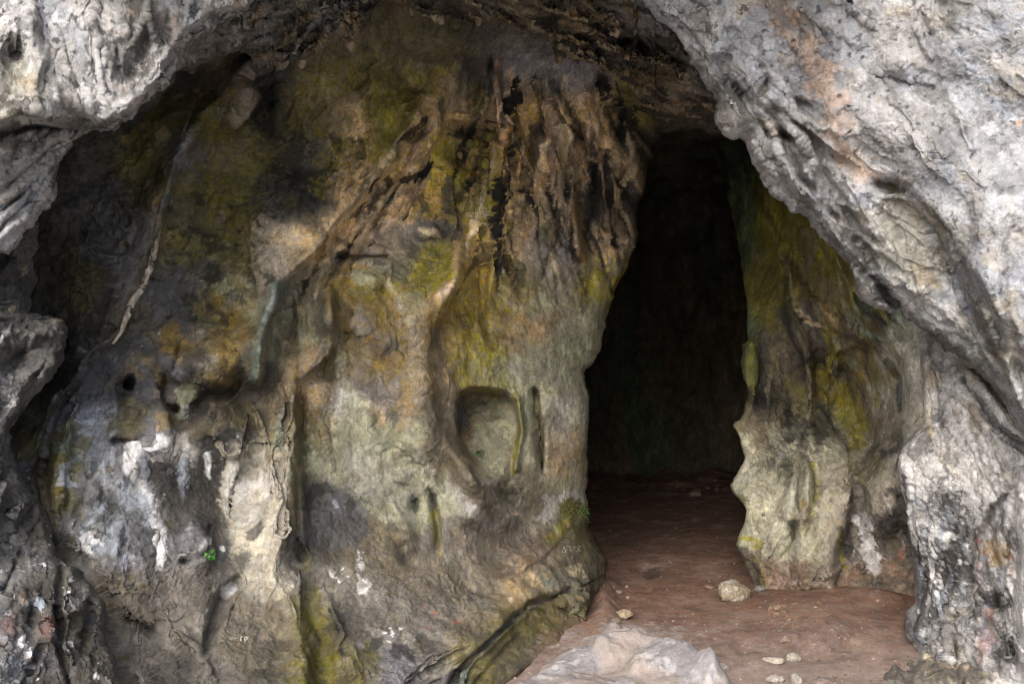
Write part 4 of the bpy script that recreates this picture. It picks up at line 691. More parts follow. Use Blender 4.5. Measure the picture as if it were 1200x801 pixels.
# ================================================================== dark outcrop, lower left
S7 = Patch('dark_outcrop', [(20, 190), (36, 235), (44, 262), (47, 288), (41, 308), (40, 330), (38, 352), (41, 364), (52, 370), (66, 371), (76, 374), (80, 384), (78, 402), (73, 428), (68, 444), (52, 455), (40, 470), (25, 488), (18, 503), (18, 522), (24, 552), (36, 572), (44, 585), (34, 612), (18, 645), (4, 668), (-20, 720), (-40, 850)],
           (-1, 0), 130, 900, [(40, 230, 4.7), (45, 300, 4.6), (40, 360, 4.5), (78, 390, 4.4), (65, 440, 4.4), (18, 510, 4.35), (40, 580, 4.2), (15, 650, 4.05), (-30, 800, 3.6), (0, 300, 4.4), (0, 400, 4.1), (-20, 520, 4.0), (-40, 650, 3.8), (-400, 400, 3.4), (-400, 800, 3.1), (-200, 250, 4.1)],
           ds=1.3, dt=1.3, L=1.0, shift=10, rt=18, rd=.10, jag=2.2, seed=6, eps=60, nwrap=18)
s = S7
s.streaks([(-40, 260), (70, 380), (20, 640), (-60, 700)], 60, -50, 20, (10, 45), (1.5, 4.5), ['k', 'z', 'q', 'n', 'D', 'b'], 61, .02, .55); s.bump(56, 384, 30, 16, .08, 0, 3); s.groove([(45, 335), (42, 362), (60, 372)], 6, .04); s.fold([(10, 460), (35, 440), (60, 430)], 8, 20, .05); s.ridge([(0, 500), (30, 455), (60, 425)], 8, .04); s.groove([(0, 440), (20, 420), (50, 400)], 6, .03)
s.solidify(rock_noise(.05, .022, .012, 2.0, 6.5, 26., (.6, .2, .7), 2.4, 0, 19., crisp=.5, crack=.015))
s.base((-40, 40), (250, 60), ['z z n', 'z b z', 'z z z', 'f z z', 'f z z', 'z z z', 'z z v', 'v z z', 'v v z'])
s.vary(2.4, .4); s.vary(10, .3, 9); s.col *= f32(.50); s.speck('q', 16, .20, .8, .08, area=(25, 470, 50, 60), off=1, ax=(.6, .2, .7), k=2); s.speck('A', 14, .20, .7, .08, area=(20, 340, 40, 70), off=2); s.speck('D', 8, .12, .6, off=3); s.speck('B', 5, .12, .5, area=(10, 560, 40, 60), off=4); s.paint_streaks(); s.line([(0, 500), (12, 475), (8, 440)], 7, 'W', .5, 1.2); s.dot(66, 374, 10, 4, 'A', .5)

# ================================================================== low buttress, bottom left
S8 = Patch('rock_buttress', [(36, 540), (46, 572), (56, 600), (62, 630), (68, 650), (78, 660), (92, 668), (100, 680), (112, 694), (120, 706), (121, 726), (122, 746), (128, 760), (136, 772), (138, 786), (148, 803), (165, 860), (190, 920)],
           (-1, 0), 200, 800, [(36, 540, 4.55), (60, 620, 4.25), (70, 655, 4.05), (118, 706, 3.95), (130, 765, 3.85), (160, 850, 3.5), (20, 600, 4.25), (20, 660, 3.95), (20, 720, 3.75), (20, 790, 3.55), (70, 740, 3.8), (-300, 600, 3.9), (-300, 900, 3.0), (60, 900, 3.2)],
           ds=1.25, dt=1.25, L=.9, shift=10, rt=16, rd=.10, jag=1.2, seed=7, eps=60, nwrap=18)
s = S8
s.streaks([(0, 640), (60, 600), (120, 720), (150, 810), (0, 810)], 50, 80, 22, (10, 40), (1.5, 4.5), ['k', 's', 'x', 'u', 'D'], 71, .014, .5); s.groove([(72, 656), (70, 680), (69, 710), (72, 735), (70, 755), (80, 790), (88, 815)], 4.5, .09, 4); s.fold([(70, 655), (66, 700), (70, 755), (85, 801)], 22, 12, .05, 4); s.groove([(45, 610), (28, 640), (15, 668), (5, 690)], 4, .04, 4); s.ridge([(42, 560), (44, 610), (55, 640)], 8, .05)
s.fold([(68, 722), (90, 716), (112, 706)], 14, 4, .05); s.groove([(106, 705), (108, 730), (100, 760)], 5, .05); s.bump(98, 744, 5, 5, -.04); s.bump(30, 790, 26, 16, -.04); s.bump(55, 740, 14, 18, .04); s.groove([(36, 780), (30, 801)], 5, .05)
s.solidify(rock_noise(.04, .018, .009, 2.2, 7, 26., (.2, .2, .9), 1.6, 0, 29., crisp=.45, crack=.012))
s.base((10, 40), (560, 40), ['z n n n', 's b n n', 'z s b n', 'v z b n', 's v b b', 'v z b z', 'v z z b', 'z v v z', 's z v z'])
s.vary(2.8, .35); s.vary(11, .26, 9); s.col *= f32(.85); s.speck('s', 7, .06, .7, off=3); s.speck('q', 24, .36, .8, .06, off=4)
s.paint_streaks()
for a in ((27, 752, 6, 8, 'W', .95, 10, .7), (33, 768, 6, 14, 'W', .85, 0, .9), (50, 765, 5, 3, 'W', .9, 0, .9), (44, 794, 4, 3, 'W', .9), (76, 660, 8, 4, 'O', .85, 10), (48, 703, 6, 10, 'B', .75), (28, 700, 6, 7, 'O', .45), (56, 728, 12, 10, 'R', .22, 0, 1.), (10, 735, 8, 18, 'R', .2, 0, 1.2), (98, 740, 12, 20, 'b', .5), (95, 695, 14, 18, 'z', .4), (15, 780, 12, 20, 'u', .5, 0, 1.1)): s.dot(*a)

# ================================================================== right pillar
S9 = Patch('right_pillar', [(1050, 300), (1066, 350), (1074, 385), (1074, 410), (1079, 440), (1078, 460), (1080, 485), (1078, 500), (1068, 512), (1058, 522), (1052, 535), (1050, 552), (1054, 566), (1060, 585), (1063, 610), (1066, 640), (1070, 665), (1072, 690), (1072, 706), (1062, 714), (1058, 724), (1057, 738), (1062, 748), (1070, 757), (1076, 775), (1080, 850)],
           (1, 0), 140, 700, [(1050, 300, 5.5), (1075, 390, 5.3), (1079, 450, 5.25), (1052, 540, 5.15), (1065, 640, 5.2), (1072, 700, 5.25), (1058, 730, 5.15), (1072, 757, 5.15), (1080, 850, 4.9), (1150, 450, 4.95), (1120, 550, 4.9), (1130, 650, 4.85), (1130, 740, 4.85), (1200, 560, 4.55), (1200, 700, 4.5), (1250, 800, 4.2), (1500, 600, 3.8), (1200, 400, 4.95), (1500, 300, 4.0)],
           ds=1.25, dt=1.25, L=1.1, shift=10, rt=22, rd=.16, jag=.8, seed=8, eps=60, nwrap=20)
s = S9; s.minw = 10.
s.streaks([(1060, 560), (1110, 540), (1190, 560), (1190, 780), (1080, 760)], 130, 84, 9, (14, 70), (1.4, 5), ['k', 'q', 'B', 'n', 'n', 'q', 'D', 's', 'z'], 81, .012, .65); s.streaks([(1080, 400), (1120, 430), (1250, 560), (1180, 600), (1080, 540)], 60, 62, 9, (16, 70), (1.5, 5), ['z', 'q', 'A', 's', 'W', 'q', 'c'], 82, .015, .5)
s.fold([(1120, 420), (1135, 450), (1150, 480), (1175, 510), (1210, 535), (1260, 560)], 30, 5, .10, 4); s.groove([(1128, 445), (1150, 485), (1180, 514), (1215, 535)], 5, .10, 3); s.ridge([(1126, 424), (1145, 450), (1175, 480), (1205, 510)], 6, .06, 3); s.groove([(1140, 432), (1170, 470), (1205, 500)], 6, .10, 4)
s.groove([(1085, 440), (1095, 480), (1100, 520), (1110, 560)], 5, .04, 4); s.fold([(1090, 530), (1082, 500), (1084, 440), (1078, 410)], 10, 8, .04)
s.fold([(1150, 700), (1152, 660), (1155, 620), (1170, 590), (1195, 570)], 8, 20, -.08, 4); s.groove([(1140, 720), (1140, 690), (1146, 640), (1160, 600), (1190, 572)], 5, .06, 4); s.groove([(1062, 560), (1075, 620), (1090, 690), (1098, 740)], 6, .05); s.ridge([(1060, 545), (1070, 610), (1085, 680), (1100, 740)], 9, .05)
s.fold([(1082, 745), (1110, 735), (1130, 722), (1160, 712)], 10, 20, -.04); s.bump(1076, 735, 18, 20, .08); s.groove([(1120, 722), (1118, 750), (1122, 780)], 4, .05); s.groove([(1188, 640), (1192, 690), (1186, 720), (1195, 745)], 5, .05, 3); s.ridge([(1200, 560), (1205, 650), (1200, 740), (1215, 801)], 12, .12, 3); s.bump(1160, 700, 22, 16, -.06); s.bump(1168, 660, 16, 26, .05); s.bump(1100, 600, 16, 30, -.03)
s.solidify(rock_noise(.045, .018, .009, 2.0, 6, 25., (-.3, .2, .9), 1.5, 0, 39., crisp=.4, crack=.01))
s.base((1060, 35), (390, 45), ['f z q f f', 'q f c q q', 'c q c q f', 'f q c q q', 'B q c c q', 'u f f q q', 'z B n z L', 'z q B z W', 'z q z z q', 'z l z n q', 'n z b z W', 'n b z p z', 'z b n b W'])
s.vary(2.2, .35); s.vary(9, .3, 9)
s.speck('k', 26, .06, .6, .15, area=(1110, 650, 60, 110), off=12); s.speck('D', 5, -.05, .75, .12, area=(1100, 650, 50, 100), off=15, ax=(-.3, .2, .9), k=2.5); s.speck('W', 26, .10, .7, .1, area=(1110, 650, 50, 90), off=13); s.col *= (1.12 - .55 * sstep(s.Y, 560, 640) * sstep(1190 - s.X, 0, 30))[:, None].astype(f32); s.speck('W', 9, .06, .8, .1, area=(1095, 640, 36, 70), off=1, ax=(-.3, .2, .9), k=2.2); s.speck('k', 8, .06, .75, .1, area=(1110, 640, 60, 110), off=2, ax=(-.2, .2, .9), k=1.6); s.speck('B', 8, .12, .7, .1, area=(1090, 610, 50, 110), off=3, ax=(-.3, .2, .9), k=2.6)
s.speck('z', 5, .10, .5, area=(1120, 470, 70, 70), off=4, ax=(-.5, .1, .8), k=2.6); s.speck('q', 9, .1, .6, area=(1140, 540, 70, 60), off=5); s.speck('t', 10, .16, .6, area=(1090, 500, 30, 50), off=6); s.speck('W', 20, .24, .85, .06, off=7)
s.paint_streaks()
Lz = s.line; Dz = s.dot
Lz([(1086, 400), (1096, 450), (1105, 490), (1115, 540)], 5, 's', .6, .9); Lz([(1084, 440), (1084, 490), (1095, 515)], 6, 'A', .6, .8); Lz([(1126, 424), (1150, 455), (1180, 485), (1205, 512)], 5, 'A', .65, .7); Lz([(1132, 445), (1160, 490), (1205, 530)], 5, 'D', .85, .5); Lz([(1150, 440), (1180, 475), (1205, 500)], 6, 'n', .7, .7)
Dz(1082, 520, 14, 18, 'n', .6, 40, .9); Lz([(1060, 560), (1064, 600), (1072, 650)], 5, 's', .8, .7); Lz([(1068, 570), (1070, 600), (1085, 640), (1095, 680)], 4, 'W', .7, .8); Lz([(1068, 640), (1076, 690), (1085, 730)], 8, 's', .7, .8); Dz(1117, 629, 5, 6, 'W', 1, 20, .6); Dz(1108, 560, 9, 8, 'q', .8, 0, .8)
Dz(1125, 600, 24, 30, 'k', .6, 0, 1.1); Dz(1158, 555, 9, 10, 'n', .7, 0, .9); Dz(1160, 595, 6, 12, 'k', .7, 0, .9); Dz(1148, 570, 16, 30, 'q', .5, 0, 1.1); Dz(1170, 650, 18, 18, 't', .75, 0, .8); Lz([(1155, 690), (1175, 682), (1186, 670)], 5, 'W', .6, 1.1); Dz(1180, 682, 4, 4, 'W', .9); Dz(1165, 700, 22, 12, 'k', .8, 0, .8)
Lz([(1146, 634), (1152, 650)], 3, 'R', .55, 1.2); Lz([(1184, 650), (1188, 670)], 3, 'R', .4, 1.2); Lz([(1148, 660), (1148, 690)], 3, 'R', .3, 1.1); Dz(1158, 716, 8, 6, 'O', .6, 0, .9); Lz([(1158, 720), (1152, 760), (1148, 785)], 7, 'R', .35, 1.1); Dz(1162, 723, 3, 3, 'R', .7); Dz(1120, 720, 16, 6, 'c', .5, 0, 1.); Dz(1120, 760, 14, 18, 'e', .5, 0, 1.); Dz(1172, 765, 12, 16, 'k', .7, 0, 1.)
Lz([(1196, 580), (1200, 660), (1198, 740), (1210, 800)], 9, 'W', .7, .8); Dz(1062, 735, 7, 12, 's', .7); Dz(1072, 748, 8, 5, 'B', .8, 20, 1.1); Dz(1069, 757, 3, 2, 'o', .9)
# ================================================================== ground surfaces
def seg_in(X, Y, pts, pad):
    i, s = q_poly(X, Y, pts, pad); o = np.full(X.shape, -pad * 2.0); o[i] = s; return o

class Floor(Patch):
    """earth sheet: a grid on the ground plane, heights h in metres"""
    def __init__(self, name, xs, ys, h0=0., seed=0):
        self.name = name
        PX, PY = np.meshgrid(xs, ys); self.ns, self.nt = PX.shape
        self.X = PX.ravel(); self.Y = PY.ravel(); self.D = CZ * F / (self.Y - CY)
        self.P0 = world(self.X, self.Y, self.D).astype(f32); self.h = np.full(self.X.size, h0, float); self.amp = np.ones(self.X.size, f32)
        self.q = self.P0 + f32(seed * 13.1); self.face = np.ones(self.X.size, bool); self.t = xs
        self.nA = fbm(self.q, 3., 4, .6, 1.); self.nB = fbm(self.q, 3., 4, .6, 51.); self.nC = fbm(self.q, 12., 6, .8, 91.) * f32(1.5); self.nD = fbm(self.q, 5., 5, .7, 131.); self.nE = fbm(self.q, 2.6, 2, .5, 151.)
    def solidify(self, noise):
        P = self.P0.copy(); self.disp = noise(self, P) * self.amp; P[:, 2] += (self.h + self.disp).astype(f32)
        self.P = P; self.n = self.normals(P)
        self.sx = CX + P[:, 0] / P[:, 1] * F; self.sy = CY - (P[:, 2] - CZ) / P[:, 1] * F
    def build(self, mat, name=None, **k):
        idx = np.arange(self.ns * self.nt).reshape(self.ns, self.nt)
        q = np.stack([idx[:-1, :-1], idx[1:, :-1], idx[1:, 1:], idx[:-1, 1:]], -1).reshape(-1, 4)
        return make_mesh(name or self.name, self.P, q, self.col, mat, **k)

fy = CY + CZ * F / np.linspace(CZ * F / (900 - CY), CZ * F / (556 - CY), 620)   # even steps of depth, near to far
G1 = Floor('cave_floor', np.arange(430, 1290, 1.7), fy)
s = G1
s.h -= 0.0
s.h += .02 * fbm(s.q, .8, 3, .5, 5.) * 2
s.bump(950, 735, 80, 22, .05); s.bump(985, 700, 60, 10, .04); s.bump(845, 640, 40, 12, .02); s.ridge([(880, 770), (930, 755), (990, 735)], 12, .02); s.groove([(870, 760), (930, 770), (1000, 765)], 8, .02); s.bump(905, 668, 10, 4, -.02)
s.bump(708, 700, 14, 30, .08); s.bump(1040, 705, 40, 6, .05); s.bump(760, 668, 18, 5, -.035); s.bump(760, 686, 10, 4, -.02); s.bump(850, 578, 60, 5, .05)
s.solidify(lambda self, P: .005 * 2 * fbm(P, 1.6, 2, .4, 3.) + .0022 * fbm(P, 18, 3, .6, 9.) + .0022 * fbm(P, 60, 2, .7, 12.) + .035 * sstep(584 - self.Y, 0, 14) * np.clip(fbm(P, 3.5, 3, .6, 55.) * 2.5 + .5, 0, 2.5))
s.flat((.195, .116, .085))
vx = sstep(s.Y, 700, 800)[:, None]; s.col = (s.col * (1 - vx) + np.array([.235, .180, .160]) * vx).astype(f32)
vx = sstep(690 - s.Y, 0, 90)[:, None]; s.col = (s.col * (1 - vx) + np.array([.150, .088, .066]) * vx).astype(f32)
s.vary(1.6, .25); s.vary(10, .22, 9)
s.speck((.28, .21, .17), 4, .06, .45, .2, off=1); s.speck((.38, .32, .27), 30, .34, .8, .06, off=2); s.speck((.10, .065, .05), 5, .14, .5, .2, off=3)
s.dot(710, 745, 110, 14, (.33, .29, .27), .7, 0, .9); s.dot(960, 790, 140, 22, (.24, .185, .16), .6, 0, 1.); s.dot(950, 728, 60, 10, (.28, .18, .13), .6, 0, 1.); s.dot(765, 668, 14, 4, 'D', .6); s.dot(830, 665, 26, 5, (.28, .2, .14), .5, 0, .8); s.dot(690, 740, 20, 16, (.2, .10, .06), .6, 0, .9)
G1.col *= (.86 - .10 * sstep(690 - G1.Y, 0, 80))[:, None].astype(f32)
GF = G1

# lumpy limestone on the floor: relief over the ground, own meshes
def mound(name, poly, xs, ys, top, edge, seed, noise, extra=None, colr='q'):
    m = Floor(name, xs, ys, -.05, seed)
    X, Y = m.W(10); sd = seg_in(X, Y, poly, 60.)
    m.h += (top + .05) * sstep(sd, -3, edge)
    if extra: extra(m)
    m.amp = sstep(sd, -4, 12).astype(f32) * 1.0
    m.solidify(noise)
    m.flat(colr); return m

def ledge_extra(m):
    m.bump(720, 752, 12, 12, .07, 0, 3, 3); m.bump(695, 750, 18, 12, .03); m.bump(665, 775, 40, 12, .04); m.ridge([(700, 772), (740, 766), (790, 780), (850, 801)], 9, .06, 5); m.ridge([(745, 792), (790, 786), (830, 800)], 8, .05, 5)
    m.bump(752, 766, 14, 5, .05); m.groove([(690, 765), (700, 790), (720, 801)], 5, .015); m.bump(736, 775, 30, 10, .05); m.groove([(720, 745), (760, 758), (790, 765)], 6, .06, 8)
    for x, y, r in ((742, 748, 5), (757, 744, 4), (749, 755, 4), (772, 754, 6), (785, 757, 4), (765, 748, 4), (775, 762, 5), (790, 755, 6), (735, 762, 6), (728, 738, 5)): m.bump(x, y, r, r * .55, .035, 0, 3, 1)
G2 = mound('pale_rock_ledge', [(560, 860), (585, 812), (603, 797), (622, 783), (645, 770), (664, 765), (671, 756), (671, 745), (700, 742), (707, 737), (722, 736), (735, 742), (760, 745), (798, 756), (796, 766), (782, 768), (800, 772), (820, 778), (840, 790), (858, 803), (880, 840), (900, 900), (640, 960), (560, 900)],
           np.arange(540, 930, 1.3), CY + CZ * F / np.linspace(CZ * F / (960 - CY), CZ * F / (728 - CY), 300), .035, 16, 3,
           lambda self, P: .02 * 2 * fbm(P, 3, 3, .5, 5.) + .007 * (ridged(aniso(P, (1, -.5, 0), 2.2), 6, 3, .5, 8.) - .5) + .008 * fbm(P, 22, 4, .65, 3.), ledge_extra)
s = G2; s.flat((.235, .22, .23)); s.vary(3, .22); s.vary(12, .25, 9); s.speck((.30, .25, .22), 4, .0, .75, .15, off=1); s.speck('f', 9, .12, .5, off=2); s.dot(675, 765, 14, 6, (.45, .28, .2), .6, 0, .8); s.dot(745, 758, 70, 12, (.33, .28, .26), .6, 0, 1.);

def base_extra(m):
    m.ridge([(1040, 785), (1070, 770), (1110, 768)], 10, .05, 4); m.ridge([(1110, 775), (1150, 780), (1190, 775)], 12, .05, 5); m.bump(1190, 800, 30, 22, .06); m.bump(1120, 800, 30, 14, .06); m.groove([(1100, 775), (1120, 790), (1130, 815)], 5, .06)
G3 = mound('base_rock', [(990, 860), (1005, 815), (1018, 800), (1032, 788), (1046, 776), (1062, 768), (1085, 764), (1120, 768), (1220, 766), (1400, 770), (1420, 960), (1100, 960), (1000, 930)],
           np.arange(975, 1420, 1.5), CY + CZ * F / np.linspace(CZ * F / (960 - CY), CZ * F / (725 - CY), 260), .04, 22, 4,
           lambda self, P: .03 * 2 * fbm(P, 3, 3, .5, 15.) + .045 * (ridged(P, 7, 4, .6, 18.) - .5) + .010 * fbm(P, 26, 4, .6, 13.), base_extra, 'x')
s = G3; s.vary(4, .35); s.vary(14, .35, 9); s.speck('n', 6, .04, .8, off=1); s.speck('A', 10, .14, .6, off=2); s.speck('O', 12, .2, .7, .06, area=(1110, 790, 50, 20), off=3); s.speck('W', 14, .2, .9, .06, area=(1180, 785, 50, 25), off=4); s.poly([(1165, 790), (1200, 765), (1400, 760), (1400, 960), (1150, 960)], 'q', .7, 8)

G4 = mound('red_rock_outcrop', [(888, 728), (890, 712), (905, 704), (925, 702), (945, 708), (960, 708), (975, 712), (980, 722), (972, 735), (955, 742), (940, 748), (925, 756), (912, 748), (900, 738)],
           np.arange(880, 1000, 1.1), CY + CZ * F / np.linspace(CZ * F / (765 - CY), CZ * F / (694 - CY), 150), .05, 12, 5,
           lambda self, P: .02 * fbm(P, 5, 3, .5, 5.) + .05 * (ridged(P, 9, 4, .6, 8.) - .5) + .01 * fbm(P, 30, 3, .6, 3.), None, (.235, .158, .120))
s = G4; s.vary(6, .3); s.vary(16, .3, 9); s.speck((.17, .10, .07), 8, .02, .8, off=1); s.dot(962, 723, 12, 5, 'A', .6, 0, .8); s.dot(903, 712, 10, 4, 'm', .4)
# ================================================================== build the rock masses
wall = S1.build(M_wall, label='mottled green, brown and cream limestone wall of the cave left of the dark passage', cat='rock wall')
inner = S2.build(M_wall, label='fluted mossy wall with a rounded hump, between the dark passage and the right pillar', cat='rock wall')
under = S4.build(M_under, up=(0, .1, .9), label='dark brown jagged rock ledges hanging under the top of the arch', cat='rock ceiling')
cliffR = S5.build(M_pale, label='bright pale limestone cliff with an orange streak, sloping over the upper right', cat='cliff')
cliffL = S6.build(M_pale, label='bright grey limestone overhang with a dark horizontal cleft, upper left', cat='cliff')
outcrop = S7.build(M_pillar, label='dark grey rough outcrop jutting in below the bright left overhang', cat='rock outcrop')
buttress = S8.build(M_pillar, label='grey cracked rock wedge with white paint-like splashes in the bottom left corner', cat='rock outcrop')
pillar = S9.build(M_pillar, label='black and white stained rock pillar right of the cave floor', cat='rock pillar')
M_earth = rock_mat('trodden_red_earth', 1.0, .22, .95, .30, .12, .3, mar=.12, stretch=1.)
M_ledge = rock_mat('dusty_pale_limestone', 1.3, .45, .9, .26, .2, .3, mar=.22, stretch=1.)
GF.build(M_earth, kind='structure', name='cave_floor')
ledge = G2.build(M_ledge, label='pale lilac-grey lumpy rock ledge at the bottom edge of the earth floor', cat='rock')
base_r = G3.build(M_pillar, label='low brown and white rock at the foot of the stained right pillar', cat='rock')
red_r = G4.build(M_pillar, label='reddish weathered rock half buried in the earth right of the beige boulder', cat='rock')

# passage behind the opening, one closed dark chamber
def grid_sheet(u, v, fn, seed, amp, s):
    U, V = np.meshgrid(u, v); P = fn(U.ravel(), V.ravel()).astype(f32)
    n = np.cross(np.gradient(P.reshape(len(v), len(u), 3), axis=0), np.gradient(P.reshape(len(v), len(u), 3), axis=1)).reshape(-1, 3); n /= np.linalg.norm(n, axis=1)[:, None] + 1e-9
    d = amp * 2 * (fbm(aniso(P, (0, 0, 1), 2.5), s, 4, .55, seed)); P = P + n * d[:, None]
    idx = np.arange(len(P)).reshape(len(v), len(u)); q = np.stack([idx[:-1, :-1], idx[1:, :-1], idx[1:, 1:], idx[:-1, 1:]], -1).reshape(-1, 4)
    return P, q
def tunnel(u, v):
    # u: 0..1 around (left wall, roof, right wall), v: depth, closing at the end
    a = np.pi * u; k = np.sqrt(np.clip(1 - np.clip((v - 10.6) / 1.9, 0, 1) ** 2.2, 0, 1))
    cx, hw, hh = 1.75, 2.15, 3.7
    x = cx - np.sign(np.cos(a)) * np.abs(np.cos(a)) ** .7 * hw * k; z = -.25 + np.sin(a) ** .8 * hh * k
    return np.stack([x, v, z], -1)
TP, TQ = grid_sheet(np.linspace(0, 1, 240), np.concatenate([np.linspace(6.9, 10.6, 90), 10.6 + 1.9 * np.sin(np.linspace(0, np.pi / 2, 110))[1:]]), tunnel, 5., .22, 1.3)
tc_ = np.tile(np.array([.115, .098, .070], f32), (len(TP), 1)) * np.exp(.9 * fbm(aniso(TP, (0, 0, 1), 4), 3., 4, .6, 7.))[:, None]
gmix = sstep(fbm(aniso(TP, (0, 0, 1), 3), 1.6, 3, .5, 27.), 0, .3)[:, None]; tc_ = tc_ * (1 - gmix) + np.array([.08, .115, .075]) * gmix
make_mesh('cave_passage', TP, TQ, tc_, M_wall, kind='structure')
# roof and flanks of the hill round the cave
def lump_box(name, lo, hi, n, seed):
    parts = []; off = 0; Vs = []; Qs = []
    lo = np.array(lo, float); hi = np.array(hi, float)
    for ax in range(3):
        for sgn in (0, 1):
            a, b = [k for k in range(3) if k != ax]
            u = np.linspace(0, 1, n); U, V = np.meshgrid(u, u); P = np.zeros((n * n, 3)); P[:, ax] = hi[ax] if sgn else lo[ax]
            P[:, a] = lo[a] + (hi[a] - lo[a]) * U.ravel(); P[:, b] = lo[b] + (hi[b] - lo[b]) * V.ravel()
            idx = np.arange(n * n).reshape(n, n) + off; Vs.append(P); Qs.append(np.stack([idx[:-1, :-1], idx[1:, :-1], idx[1:, 1:], idx[:-1, 1:]], -1).reshape(-1, 4)); off += n * n
    P = np.concatenate(Vs).astype(f32); d = np.stack([fbm(P, .5, 4, .55, seed + 30. * k) for k in range(3)], -1) * .5
    return P + d.astype(f32), np.concatenate(Qs)
hv = []; hq = []; o_ = 0
for lo, hi, sd in (((-14, 3.4, 4.3), (14, 17, 11), 1.), ((-14, 3.6, -1), (-3.4, 17, 5), 2.), ((4.9, 4.0, -1), (14, 17, 5), 3.), ((-14, 13.4, -1), (14, 17, 6), 4.)):
    V_, Q_ = lump_box('h', lo, hi, 60, sd); hv.append(V_); hq.append(Q_ + o_); o_ += len(V_)
hv = np.concatenate(hv); hc = np.tile(PAL['f'], (len(hv), 1)) * np.exp(.6 * fbm(hv, 1.5, 4, .6, 3.))[:, None]
make_mesh('hillside', hv, np.concatenate(hq), hc, M_pale, kind='structure')
# open ground in front of the cave, out to the horizon
gx = np.concatenate([-np.geomspace(600, 9, 24), np.linspace(-8, 8, 90), np.geomspace(9, 600, 24)]); gy = np.concatenate([-np.geomspace(600, 9, 24), np.linspace(-8, 14, 120), np.geomspace(15, 600, 20)])
GX, GY = np.meshgrid(gx, gy); GP = np.stack([GX.ravel(), GY.ravel(), np.full(GX.size, -.07)], -1).astype(f32)
GP[:, 2] += .03 * fbm(GP, .7, 4, .5, 8.) * np.exp(-(np.hypot(GP[:, 0], GP[:, 1]) / 30) ** 2)
gi = np.arange(GX.size).reshape(GX.shape)
make_mesh('ground', GP, np.stack([gi[:-1, :-1], gi[1:, :-1], gi[1:, 1:], gi[:-1, 1:]], -1).reshape(-1, 4), np.tile(np.array([.42, .39, .36], f32), (len(GP), 1)) * np.exp(.5 * fbm(GP, 1.2, 4, .6, 9.))[:, None], M_earth, kind='structure')

# ================================================================== loose stones
import bmesh
def rock_mesh(seed, sub=4, rough=.22, flat=.7, cuts=7):
    bm = bmesh.new(); bmesh.ops.create_icosphere(bm, subdivisions=sub, radius=1.0)
    V = np.array([v.co[:] for v in bm.verts]); Fc = np.array([[v.index for v in f.verts] for f in bm.faces]); bm.free()
    r = np.random.default_rng(seed)
    for _ in range(cuts):
        n = r.normal(size=3); n /= np.linalg.norm(n); c = r.uniform(.55, .85); d = V @ n - c; V = V - np.where(d > 0, d * .9, 0)[:, None] * n
    V = V.astype(f32); nn = V / np.linalg.norm(V, axis=1)[:, None]
    V = V + nn * (rough * fbm(V + seed * 5, 1.2, 3, .5, seed * 1.) + rough * .35 * (ridged(V + seed * 3, 2.6, 3, .6, seed * 2.) - .5) + rough * .12 * fbm(V, 11, 2, .6, 4.))[:, None]
    V[:, 2] *= flat; return V.astype(f32), Fc
def stone(name, px, py, w, h, c, label, seed, rot=0, cat='stone', sub=4, asp=.8, group=None, c2=None, sink=.38, mat=None):
    """px,py: where its foot meets the floor; w,h: size in photo pixels at that distance"""
    d = CZ * F / (py - CY); m = w / 2 / F * d; hz = h / F * d
    V, Fc = rock_mesh(seed, sub, .30, 1.0, 11); V = V / np.abs(V).max(0); V[:, 2] = V[:, 2] * hz * .62; V[:, 0] *= m; V[:, 1] *= m * asp
    ca, sa = math.cos(rot), math.sin(rot); V = V @ np.array([[ca, sa, 0], [-sa, ca, 0], [0, 0, 1]])
    V = V.astype(f32); q = V + seed
    p, _ = GF.at(px, py); lift = hz * .62 * (1 - sink) * .8
    col = np.tile(color(c) * .62, (len(V), 1)) * np.exp(.7 * fbm(q, 12, 4, .65, 2.))[:, None]
    if c2 is not None: k = sstep(fbm(q, 14, 3, .6, 40.), .02, .2)[:, None]; col = col * (1 - k) + color(c2) * k
    o = make_mesh(name, V, Fc, col, mat or M_stone, label=label, cat=cat, group=group)
    o.location = (float(p[0]), float(p[1]) + m * asp * .4, float(p[2]) + lift); return o
M_stone = rock_mat('pale_loose_stone', 2.2, .5, .9, .35, .2, .35)
stone('boulder', 861, 703, 39, 24, (.46, .38, .28), 'beige rounded boulder at the foot of the mossy inner wall', 3, .2, 'boulder', 5, .8, c2=(.36, .33, .28))
stone('stone', 890, 694, 16, 8, (.34, .33, .30), 'small grey stone wedged between the beige boulder and the inner wall', 5, .4)
stone('stone', 733, 725, 21, 12, (.60, .47, .32), 'tan fist-sized stone on the bare earth behind the pale ledge', 8, .1)
stone('stone', 722, 729, 14, 5, (.44, .34, .25), 'flat brown stone touching the near side of the tan fist-sized stone', 9, .5, sub=3)
stone('stone', 725, 695, 10, 4, (.48, .37, .28), 'flat pale pebble on the earth near the foot of the left wall boulder', 10, 0, sub=3)
stone('pebble', 735, 688, 4.5, 3.5, (.62, .52, .40), 'tiny whitish pebble, farther of a pair near the left wall boulder', 11, 0, sub=2)
stone('pebble', 736, 701, 4.5, 3.5, (.55, .45, .34), 'tiny tan pebble just in front of the flat pale pebble', 12, 0, sub=2)
stone('stone', 786, 659, 6, 3, (.40, .30, .24), 'lone light pebble inside the mouth of the dark passage', 13, 0, sub=2)
stone('stone', 833, 690, 17, 6, (.30, .20, .15), 'flat reddish stone left of the beige boulder', 14, .2, sub=3)
stone('stone', 908, 776, 30, 7, (.62, .55, .46), 'flat white stone on the purplish earth in front of the red rock outcrop', 15, .1, asp=.6)
stone('stone', 929, 774, 20, 10, (.62, .56, .48), 'pointed white stone touching the flat white stone', 16, .3, asp=.6)
